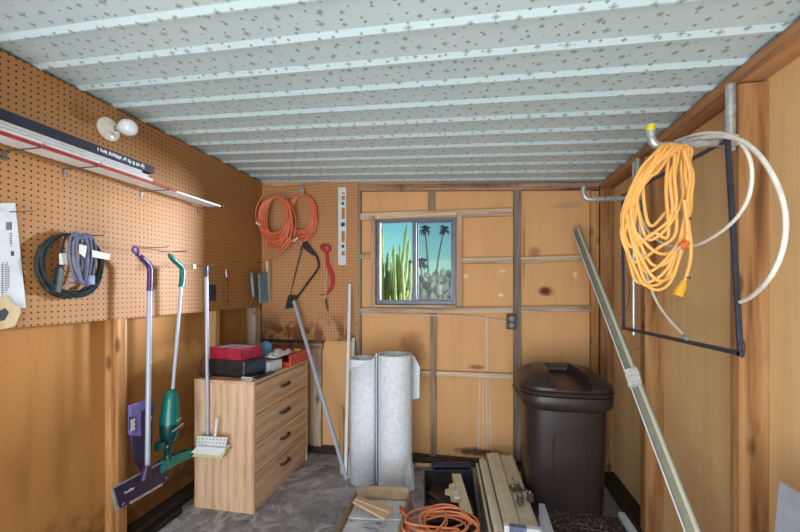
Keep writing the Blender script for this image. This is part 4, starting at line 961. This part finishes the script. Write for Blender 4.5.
# orange cord heap on the floor
t = thing('floor_cord', 'coral orange cord lying in loose loops over the black bin', 'cord', onZ(440, 522, .16))
zf = .175
def zp(a_, b_, z=zf): return onZ(a_, b_, z)
rnd = random.Random(9); pts = []
cents = [(436, 521, 34, 12), (428, 519, 14, 14), (452, 519, 20, 15), (440, 525, 40, 15), (434, 528, 30, 9), (458, 527, 22, 14), (436, 517, 30, 13), (424, 524, 20, 13), (448, 530, 36, 15)]
for i, (cx, cy, rx_, ry_) in enumerate(cents):
    for k in range(10):
        th = 2*PI*k/10+.8; f = k/10; nx_ = cents[(i+1) % len(cents)]
        x_ = (cx*(1-f)+nx_[0]*f)+((rx_*(1-f)+nx_[2]*f))*math.cos(th); y_ = (cy*(1-f)+nx_[1]*f)+((ry_*(1-f)+nx_[3]*f))*math.sin(th)
        pts.append(zp(x_, y_, zf+.02*math.sin(i*1.7+k*.9)))
MB().tube(smooth([zp(402, 511, .21), zp(406, 516, .21), zp(410, 524, .2)]+pts, 4), .0052, 7).build('cable', 'cord_coral', t, smooth=True)
MB().tube([zp(400.5, 507, .215), zp(402.5, 512, .21)], [.009, .012], 10).build('plug', 'red_orange', t, smooth=True)

# ------------------------------------------------------------------ beige channels
t = thing('beige_channel', 'wide beige ridged metal channel lying beside the trash can', 'channel', onZ(512, 500, .1), 'beige metal channels')
zc_ = .18
nl, nr = onZ(505, 528, zc_), onZ(540, 532, zc_); fl_, fr_ = onZ(486.5, 453, zc_), onZ(513, 457, zc_)
nr = Vector((nr.x, nl.y, zc_)); fr_ = Vector((fr_.x, fl_.y, zc_))
def chan(prof, nl, nr, fl, fr, name, mat, par):
    mb = MB(); A, B = [], []
    th_ = .004
    up = [(u, z) for u, z in prof]; lowr = [(u, z-th_) for u, z in reversed(prof)]
    for u, z in up+lowr:
        A.append(mb.bm.verts.new(nl.lerp(nr, u)+Z_*z)); B.append(mb.bm.verts.new(fl.lerp(fr, u)+Z_*z))
    N = len(A)
    for k in range(N): mb.bm.faces.new((A[k], A[(k+1) % N], B[(k+1) % N], B[k]))
    n2 = len(prof)
    for k in range(n2-1):
        for R_ in (A, B): mb.bm.faces.new((R_[k], R_[k+1], R_[N-2-k], R_[N-1-k]))
    return mb.build(name, mat, par)
chan([(0, -.11), (0.0, 0), (.14, 0), (.2, .008), (.46, .008), (.52, -.006), (.86, -.006), (.9, .004), (1, .004), (1, -.11)], nl, nr, fl_, fr_, 'channel', 'beige', t)
MB().prism([nl+Vector((-.004, -.004, -.03)), nr+Vector((.004, -.004, -.03)), nr+Vector((.004, -.004, .012)), nl+Vector((-.004, -.004, .012))], (0, .03, 0)).build('end_cap', 'white_plastic', t, bevel=.002)
MB().bb(nl.lerp(nr, .12)+Vector((0, -.006, -.022)), nl.lerp(nr, .62)+Vector((0, .02, .014))).build('end_label', 'cord_slate', t)
t = thing('beige_channel', 'narrow beige channel lying left of the wide ridged one', 'channel', onZ(488, 500, .1), 'beige metal channels')
nl2, nr2, fl2, fr2 = onZ(494.5, 532, .15), onZ(504, 534, .15), onZ(479, 459, .15), onZ(486, 459, .15)
nr2 = Vector((nr2.x, nl2.y, .15)); fr2 = Vector((fr2.x, fl2.y, .15))
chan([(0, -.11), (0.0, 0), (.28, .002), (.34, .012), (.62, .012), (.7, .0), (1, .002), (1, -.11)], nl2, nr2, fl2, fr2, 'channel', 'beige_pale', t)
tag(MB().prism([nl2+Vector((-.022, 0, -.149)), nl2+Vector((-.008, 0, -.149)), nl2+Vector((-.008, 0, -.03)), nl2+Vector((-.022, 0, -.03))], fl2-nl2).build('side_board', 'beige', bevel=.001), 'thin beige board on edge between the black bin and the channels', 'board')
# bracket hardware on top
t = thing('bracket_hardware', 'cluster of rusty metal brackets and bolts on the wide beige channel', 'brackets', onZ(521, 495, .2))
zz_ = zc_+.012
rnd = random.Random(13)
for k, (a_, b_, sx, sy, sz, mt, an) in enumerate([(513, 488, .03, .05, .018, 'rust', .4), (517, 486, .02, .045, .03, 'rust', -.3), (519, 497, .045, .035, .025, 'steel', .2), (520, 500, .03, .04, .04, 'rust', .1), (527, 495, .05, .03, .028, 'steel', -.5), (530, 497, .028, .03, .045, 'rust', .3), (523, 490, .02, .06, .02, 'rust', 1.0)]):
    c_ = onZ(a_, b_, zz_+sz/2); MB().box(c_, (sx, sy, sz), Euler((rnd.uniform(-.15, .15)*0, 0, an)).to_matrix()).build('bracket', mt, t, bevel=.003)
    MB().lathe([(.008, 0), (.008, .006), (.004, .007), (.004, .012)], c_+Z_*(sz/2), Z_, 6).build('bolt', 'steel', t)
MB().tube(smooth([onZ(512, 480, zz_+.01), onZ(513, 477, zz_+.03), onZ(514, 484, zz_+.02), onZ(511, 488, zz_+.01)], 4), .002, 5).build('wire', 'rust', t)

# ------------------------------------------------------------------ trash can
tcx, tcy = .538, 2.50
t = thing('trash_can', 'tall dark brown plastic trash can with domed lid in the back right corner', 'trash can', (tcx, tcy, 0))
KC, ZC, SP = .955, .028, .52
body = [(.215, .012), (.232, .05), (.245, .4), (.252, .63), (.258, .634), (.274, .645), (.284, .665), (.286, .70), (.282, .716), (.272, .72)]
body = [(a_*KC, b_+(ZC if b_ > .1 else 0)) for a_, b_ in body]
MB().lathe(body, (tcx, tcy, 0), Z_, 64, 1, .98, SP).build('body', 'can', t, smooth=True, auto=35)
lid = [(.280, .722), (.288, .726), (.290, .738), (.283, .745), (.278, .748), (.286, .754), (.286, .770), (.276, .778), (.250, .798), (.21, .822), (.17, .836), (.10, .844), (.03, .846), (.001, .846)]
lid = [(a_*KC, b_+ZC) for a_, b_ in lid]
lo_ = MB().lathe(lid, (tcx, tcy, 0), Z_, 64, 1, .98, SP).build('lid', 'can', t, smooth=True, auto=30)
mb = MB(); vv = [mb.bm.verts.new(p_) for p_ in [(tcx-.08, tcy-.30, .786), (tcx+.115, tcy-.30, .786), (tcx+.07, tcy+.13, .822), (tcx-.075, tcy+.13, .822), (tcx-.11, tcy-.30, .95), (tcx+.16, tcy-.30, .95), (tcx+.085, tcy+.14, .95), (tcx-.095, tcy+.14, .95)]]
for f_ in ((0, 1, 2, 3), (4, 5, 6, 7), (0, 1, 5, 4), (1, 2, 6, 5), (2, 3, 7, 6), (3, 0, 4, 7)): mb.bm.faces.new([vv[q_] for q_ in f_])
cut = mb.build('cut', 'can')
md = lo_.modifiers.new('b', 'BOOLEAN'); md.object = cut; md.operation = 'DIFFERENCE'; md.solver = 'EXACT'
bpy.context.view_layer.update(); dg = bpy.context.evaluated_depsgraph_get(); nm = bpy.data.meshes.new_from_object(lo_.evaluated_get(dg)); lo_.modifiers.clear(); lo_.data = nm; bpy.data.objects.remove(cut)
MB().bb((tcx-.08, tcy+.118, .845), (tcx+.08, tcy+.138, .868)).build('lid_handle', 'can', t, bevel=.006)
for s in (-1, 1): MB().beam((tcx+.268*s, tcy-.11, .71), (tcx+.268*s, tcy+.11, .71), .02, .03).build('side_grip', 'can', t, bevel=.006)
# raised arch line on the front
yf = tcy-.262
def can_y(z):
    r_ = (.245+.007*(z-.428)/.23) if z > .428 else (.232+.013*(z-.05)/.378)
    return tcy-.98*KC*r_-.0005
ar = []
for k in range(7): z_ = .06+k*.075; ar.append((tcx-.085, can_y(z_), z_))
for k in range(1, 8): th = PI-k*PI/8; ar.append((tcx+.085*math.cos(th), can_y(.52), .51+.055*math.sin(th)))
for k in range(6, -1, -1): z_ = .06+k*.075; ar.append((tcx+.085, can_y(z_), z_))
MB().tube(ar, .0065, 6).build('front_moulding', 'can', t, smooth=True)
MB().lathe([(.006, 0), (.006, .003)], (tcx-.005, can_y(.6), .605), -Y_, 10).build('rivet', 'steel', t)

# ------------------------------------------------------------------ step stool
zs = .27
s0, s1, s2, s3 = onZ(546, 509.5, zs), onZ(615, 512, zs), onZ(640, 548, zs), onZ(552, 548, zs)
t = thing('step_stool', 'low step stool with gritty dark tread and grey metal side rails', 'stool', ((s0.x+s2.x)/2, (s0.y+s2.y)/2, 0))
s1 = Vector((s1.x, s0.y-.0, zs)); s0 = Vector((s0.x, s0.y, zs)); wS = s1.x-s0.x
Yn = s0.y-.30; s3 = Vector((s0.x, Yn, zs)); s2 = Vector((s1.x, Yn, zs))
hx0, hx1, hy0, hy1 = s0.x+wS*.38, s0.x+wS*.78, s0.y-.125, s0.y-.085
MB().bb((s0.x, hy1, zs-.02), (s1.x, s0.y, zs)).bb((s0.x, Yn, zs-.02), (s1.x, hy0, zs)).bb((s0.x, hy0, zs-.02), (hx0, hy1, zs)).bb((hx1, hy0, zs-.02), (s1.x, hy1, zs)).build('tread', 'tread', t)
for sx_, xx in ((-1, s0.x-.032), (1, s1.x+.003)):
    MB().bb((xx, Yn-.01, zs-.05), (xx+.028, s0.y+.012, zs+.022)).build('side_rail', 'board_grey', t, bevel=.003)
    for yy, dy in ((Yn+.01, -.05), (s0.y-.03, .05)):
        MB().beam((xx+.014, yy, zs-.05), (xx+.014, yy+dy, .002), .024, .035, (0, 1, 0)).build('leg', 'board_grey', t, bevel=.002)

# ------------------------------------------------------------------ leaning door track
T0 = onY(576.5, 229.5, D-.055); T1 = onX(697, 540, .815)
dT = (T1-T0).normalized(); T2 = T0+dT*((T0.z-.012)/(-dT.z))
t = thing('door_track', 'long galvanised door track leaning from the back wall past the trash can', 'metal track', T2)
ctr = (T0+T2)/2; xax = dT.cross(Vector((-.45, -1, 0))).normalized(); nax = xax.cross(dT).normalized()
if nax.y > 0: nax = -nax
pr2 = [(-.034, 0), (-.034, .022), (-.026, .022), (-.026, .005), (-.006, .005), (-.006, .012), (.006, .012), (.006, .005), (.026, .005), (.026, .022), (.034, .022), (.034, 0)]
MB().prism([T0+xax*a_*.8+nax*b_ for a_, b_ in pr2], T2-T0).build('channel', 'track', t)
MB().prism([T0+xax*a_*.8+nax*b_ for a_, b_ in [(-.0255, .0052), (-.0065, .0052), (-.0065, .007), (-.0255, .007)]], T2-T0).build('inner_strip', 'beige_pale', t)
MB().prism([T0+xax*a_*.8+nax*b_ for a_, b_ in [(.0262, .0222), (.0338, .0222), (.0338, .0235), (.0262, .0235)]], T2-T0).build('bright_edge', 'white_metal', t)
tw = T0+dT*((T0-onY(634, 384, 2.2)).length if False else (T0.z-.95)/(-dT.z))
mb = MB()
for k in range(3): mb.prism([tw+dT*(.028*k)+xax*a_*.82+nax*b_ for a_, b_ in [(-.036, -.002), (.036, -.002), (.036, .024+.001*k), (-.036, .024)]], dT*.036+xax*.004*(k-1))
mb.build('clear_wrap', 'film', t)

# ------------------------------------------------------------------ right wall: pipes, frame, coils
XP = .872
def pipe_hook(px_, ztop, zbot, armz, xtip, y, label, tape=None, r=.013):
    t = thing('pipe_hook', label, 'hook', (XP, y, armz), 'pipe hooks on the right wall')
    MB().tube([(XP+.012, y, zbot), (XP+.012, y, ztop)], .015, 14).build('upright', 'steel', t, smooth=True)
    MB().tube(smooth([(XP, y, armz), (xtip+.06, y, armz), (xtip+.02, y, armz+.002), (xtip+.002, y, armz+.014), (xtip-.006, y, armz+.035), (xtip-.008, y, armz+.072)], 5), r, 14).build('arm', 'steel', t, smooth=True)
    MB().bb((XP-.006, y-.02, armz-.02), (XP+.028, y+.02, armz+.02)).build('clamp', 'steel', t, bevel=.002)
    if tape: MB().tube([(xtip-.008, y, armz+.058), (xtip-.008, y, armz+.08)], r+.001, 14).build('tape', 'yellow_tape', t, smooth=True)
    return t
pipe_hook(0, 2.07, 1.80, 1.86, .615, 2.245, 'bare pipe hook on the far stretch of the right wall')
pipe_hook(0, 2.075, 1.84, 1.875, .640, 1.50, 'yellow taped pipe hook carrying the yellow cord', True, .014)
t = thing('strap_pipe', 'thin far conduit running down the right wall beside the bare pipe hook', 'conduit', (XP+.01, 2.36, 1.1))
MB().tube([(XP+.016, 2.31, 1.10), (XP+.016, 2.31, 2.075)], .008, 8).build('conduit', 'steel', t, smooth=True)
MB().bb((XP+.008, 2.295, 1.95), (XP+.028, 2.325, 1.965)).build('strap', 'wire', t)
# slate frame hanging on the arms
g = lambda a, b, o=0: onX(a, b, XP-.022-o)
c4 = [g(622.5, 196), g(727.5, 140), g(740.5, 353.5), g(623.5, 328)]
t = thing('metal_frame', 'large empty slate blue metal frame hanging on the right wall', 'frame', (XP-.02, 1.9, 1.12))
cc_ = sum(c4, Vector())/4
for i, w_ in enumerate((.011, .013, .015, .011)):
    p_, q_ = c4[i], c4[(i+1) % 4]; d__ = (q_-p_).normalized()*.01
    MB().beam(p_-d__, q_+d__, .014, w_, (q_-p_).cross(X_)).build('rail', 'frame_blue', t, bevel=.001)
# yellow cord coil
YC = 1.455
g = lambda a, b, o=0: onY(a, b, YC-o)
t = thing('extension_cord', 'thick yellow orange cord coil draped over the taped pipe hook', 'cord', g(655, 220))
rnd = random.Random(17); pts = []
LB = [(622, 214, 634, 247, 668, 236), (643, 178, 652, 226, 676, 206), (623, 218, 640, 283, 690, 212), (626, 205, 652, 289, 692, 190), (629, 222, 660, 281, 688, 220), (633, 198, 646, 272, 684, 228), (622, 224, 636, 262, 676, 232), (627, 214, 664, 254, 690, 180), (637, 190, 650, 240, 683, 196), (641, 184, 634, 246, 672, 214), (625, 230, 648, 286, 687, 205), (631, 208, 656, 266, 691, 196)]
for i, (lx, ly, bx_, by, rx_, ry_) in enumerate(LB):
    tx = 662+i*2.0; o = .010*math.sin(i*2.1)
    pts += [g(tx, 144.5+.18*abs(i-4), o), g(tx-6-.3*i, 152, o+.014), g((lx+tx)/2-3, 172, o+.018), g(lx, ly, .01-o), g((lx*.4+bx_*.6)-3, (ly*.35+by*.65)+4, o), g(bx_, by, o), g((bx_+rx_)/2+2, by-14, -o), g(rx_, ry_, o+.008), g(rx_-2, (ry_+150)/2-6, o), g((rx_+tx)/2+4, 150, o-.01)]
pts += [g(684, 150, .012), g(690, 175, .02), g(687, 205, .024), g(688.5, 225, .025), g(691, 245, .025), g(690, 262, .025), g(686, 277, .025), g(683, 284, .025)]
MB().tube(smooth(pts, 5), .0056, 8).build('cable', 'cord_yellow', t, smooth=True)
MB().tube([g(684, 281, .025), g(682, 287, .025), g(677, 296, .025)], [.009, .0145, .017], 10).build('socket_end', 'plug_yellow', t, smooth=True)
MB().tube(smooth([g(684, 200, .03), g(686.5, 218, .03), g(687.5, 232, .03), g(687, 241, .03), g(684.5, 244, .03)], 5), .006, 8).build('tail', 'cord_yellow', t, smooth=True)
MB().tube([g(687, 242, .03), g(681, 247, .03)], [.0105, .013], 10).build('plug', 'plug_orange', t, smooth=True)
for k in (-1, 1): MB().beam(g(681, 247+k*.9, .03), g(676.5, 250+k*.9, .03), .001, .005).build('prong', 'steel', t)
for (a_, b_) in ((688.3, 218), (687.6, 277)): MB().tube([g(a_, b_, .026), g(a_, b_+1.6, .026)], .0085, 8).build('tie', 'black', t)
# white hose
XH = .80
g = lambda a, b, o=0: onX(a, b, XH-o)
t = thing('white_hose', 'stiff white plastic hose looped over the right wall frame', 'hose', g(740, 300))
pts = [g(740.5, 302, -.04), g(752, 296, -.03), g(768, 280), g(780, 258), g(785.5, 232), g(784, 206), g(775, 180), g(760, 156), g(742, 141), g(722, 136.5), g(700, 138), g(680, 143)]
MB().tube(smooth(pts, 6), .0066, 10).build('outer_loop', 'hose', t, smooth=True)
pts = [g(676, 141), g(696, 134.5), g(716, 133), g(734, 137), g(747, 152), g(752, 172), g(749, 196), g(738, 216), g(722, 231), g(704, 242), g(690, 246), g(670, 246), g(655, 238), g(645, 226), g(638, 206)]
MB().tube(smooth(pts, 6), .0056, 10).build('inner_loop', 'hose', t, smooth=True)
MB().tube(smooth([g(639, 205, -.02), g(640, 232, -.02), g(645, 268, -.02), g(655, 298, -.03), g(668, 318, -.035), g(681, 332, -.04), g(685, 337, -.04)], 6), .0056, 10).build('tail', 'hose', t, smooth=True)
MB().tube([g(684, 336, -.04), g(687, 338.5, -.04)], .009, 8).build('end_fitting', 'steel', t)
for (pts, lb) in (([(620, 262), (628, 275), (629, 300), (624, 312), (617, 316)], 'thin dark wire looping beside the far edge of the slate frame'), ([(641.5, 290), (641, 330), (641.5, 345), (637, 350)], 'thin grey wire hanging below the far conduit')):
    tag(MB().tube(smooth([onX(a_, b_, XR-.006) for a_, b_ in pts], 6), .0018, 5).build('loose_wire', 'wire', smooth=True), lb, 'wire')
tag(MB().tube(smooth([onX(a_, b_, XR-.005) for a_, b_ in [(739, 345), (743, 340), (745, 348), (743, 357), (739, 354)]], 5), .002, 5).build('loose_wire', 'wire', smooth=True), 'little wire loop at the lower near corner of the slate frame', 'wire')

# outlet on the back wall stud and its cable
a, b = onY(506.8, 314.5, D-.03), onY(516.2, 329.5, D-.03)
t = thing('stud_outlet', 'dark double outlet box on the back wall upright below the sill', 'outlet', ((a.x+b.x)/2, D-.03, b.z))
MB().bb((a.x, D-.03, a.z), (b.x, D-.001, b.z)).build('box', 'saw_black', t, bevel=.002)
for k in (-1, 1):
    sk = MB().lathe([(.017, 0), (.017, .003)], ((a.x+b.x)/2, D-.0302, (a.z+b.z)/2+k*.024), -Y_, 16).build('socket', 'wire', t)
    MB().bb(((a.x+b.x)/2-.007, D-.0345, (a.z+b.z)/2+k*.024-.006), ((a.x+b.x)/2-.003, D-.0333, (a.z+b.z)/2+k*.024+.006)).bb(((a.x+b.x)/2+.003, D-.0345, (a.z+b.z)/2+k*.024-.006), ((a.x+b.x)/2+.007, D-.0333, (a.z+b.z)/2+k*.024+.006)).build('slot', 'ink', sk)
tag(MB().tube(smooth([onY(a_, b_, D-.004) for a_, b_ in [(361, 314), (400, 315), (440, 315.5), (470, 317), (492, 319.5), (507, 322)]], 6), .0035, 7).build('power_cable', 'tag', smooth=True), 'pale cable running under the sill to the stud outlet', 'cable')
tag(MB().tube([onY(486.8, 315, D+.036), onY(487, 371, D+.036)], .005, 7).build('white_cable', 'white_plastic', smooth=True), 'straight white cable dropping on the wall sheet below the sill', 'cable')
for i, (a0, a1, lb) in enumerate([(479.5, 478.5, 'leftmost white wire below the lower rail'), (483, 483.5, 'second white wire from the left below the lower rail'), (486.5, 487, 'third white wire from the left below the lower rail'), (489.5, 491, 'rightmost white wire below the lower rail')]):
    tag(MB().tube([onY(a0, 378, D+.0372), onY(a1, 449, D+.0372)], .0036, 6).build('white_wire', 'tag'), lb, 'wire', 'white wires below the lower rail')

# pale board leaning on the right wall near the camera
p1, p2 = onX(775.5, 480.5, .86), onX(812, 497, .86)
t = tag(MB().prism([(.80, p1.y-.01, .002), (.80, .75, .002), (.868, .75, p2.z-.02), (.868, p1.y, p1.z)], (.012, 0, 0)).build('leaning_board', 'board_grey', bevel=.002), 'pale grey board leaning at the lower right corner of the photo', 'board')
# threshold pieces along the left base
tag(MB().beam((XL+.03, 1.25, .02), (XL+.035, 1.96, .02), .05, .035).build('floor_plank', 'sill_y', bevel=.004), 'dirty plank on the floor along the left wall before the dresser', 'plank')

# ------------------------------------------------------------------ light
w = bpy.data.worlds.new('world'); S.world = w; w.use_nodes = True
nt = w.node_tree; bg = nt.nodes['Background']; sky = nt.nodes.new('ShaderNodeTexSky'); sky.sky_type = 'NISHITA'
sky.sun_disc = False; sky.sun_elevation = math.radians(48); sky.sun_rotation = math.radians(120); sky.air_density = 1.0; sky.dust_density = .2; sky.ozone_density = 2.0
tn = nt.nodes.new('ShaderNodeMix'); tn.data_type = 'RGBA'; tn.blend_type = 'MULTIPLY'; tn.inputs[0].default_value = 1; tn.inputs[7].default_value = (.62, 1.12, .92, 1)
nt.links.new(sky.outputs[0], tn.inputs[6]); nt.links.new(tn.outputs[2], bg.inputs[0]); bg.inputs[1].default_value = .12
def lamp(name, ty, loc, rot, e, col=(1, 1, 1), **kw):
    l = bpy.data.lights.new(name, ty); l.energy = e; l.color = col
    for k, v in kw.items(): setattr(l, k, v)
    o = bpy.data.objects.new(name, l); COL.objects.link(o); o.location = loc; o.rotation_euler = rot; return o
def aim(o, tgt):
    d = Vector(tgt)-o.location; o.rotation_euler = d.to_track_quat('-Z', 'Y').to_euler()
s = lamp('sun', 'SUN', (4, -4, 8), (0, 0, 0), 2.4, (1, .95, .88), angle=.01); aim(s, Vector(s.location)+Vector((-.75, .55, -.95)))
lamp('door_daylight', 'AREA', (-.4, -1.45, 1.1), (PI/2+.12, 0, 0), 70, (.94, .97, 1.0), shape='RECTANGLE', size=1.95, size_y=1.7)
lamp('ceiling_fill', 'AREA', (-.4, -.6, .06), (PI-.5, 0, 0), 68, (.96, .98, 1.0), shape='RECTANGLE', size=2.2, size_y=1.1)  # unseen lamp added near the floor behind the camera to brighten the ceiling
wl = lamp('window_daylight', 'AREA', (1.45, 4.75, 1.72), (0, 0, 0), 620, (.84, .91, 1.0), shape='RECTANGLE', size=.55, size_y=.6); aim(wl, (-.47, D, 1.6))

S.view_settings.view_transform = 'Standard'; S.view_settings.look = 'None'; S.view_settings.exposure = -.07; S.view_settings.gamma = 1
S.view_settings.use_curve_mapping = False
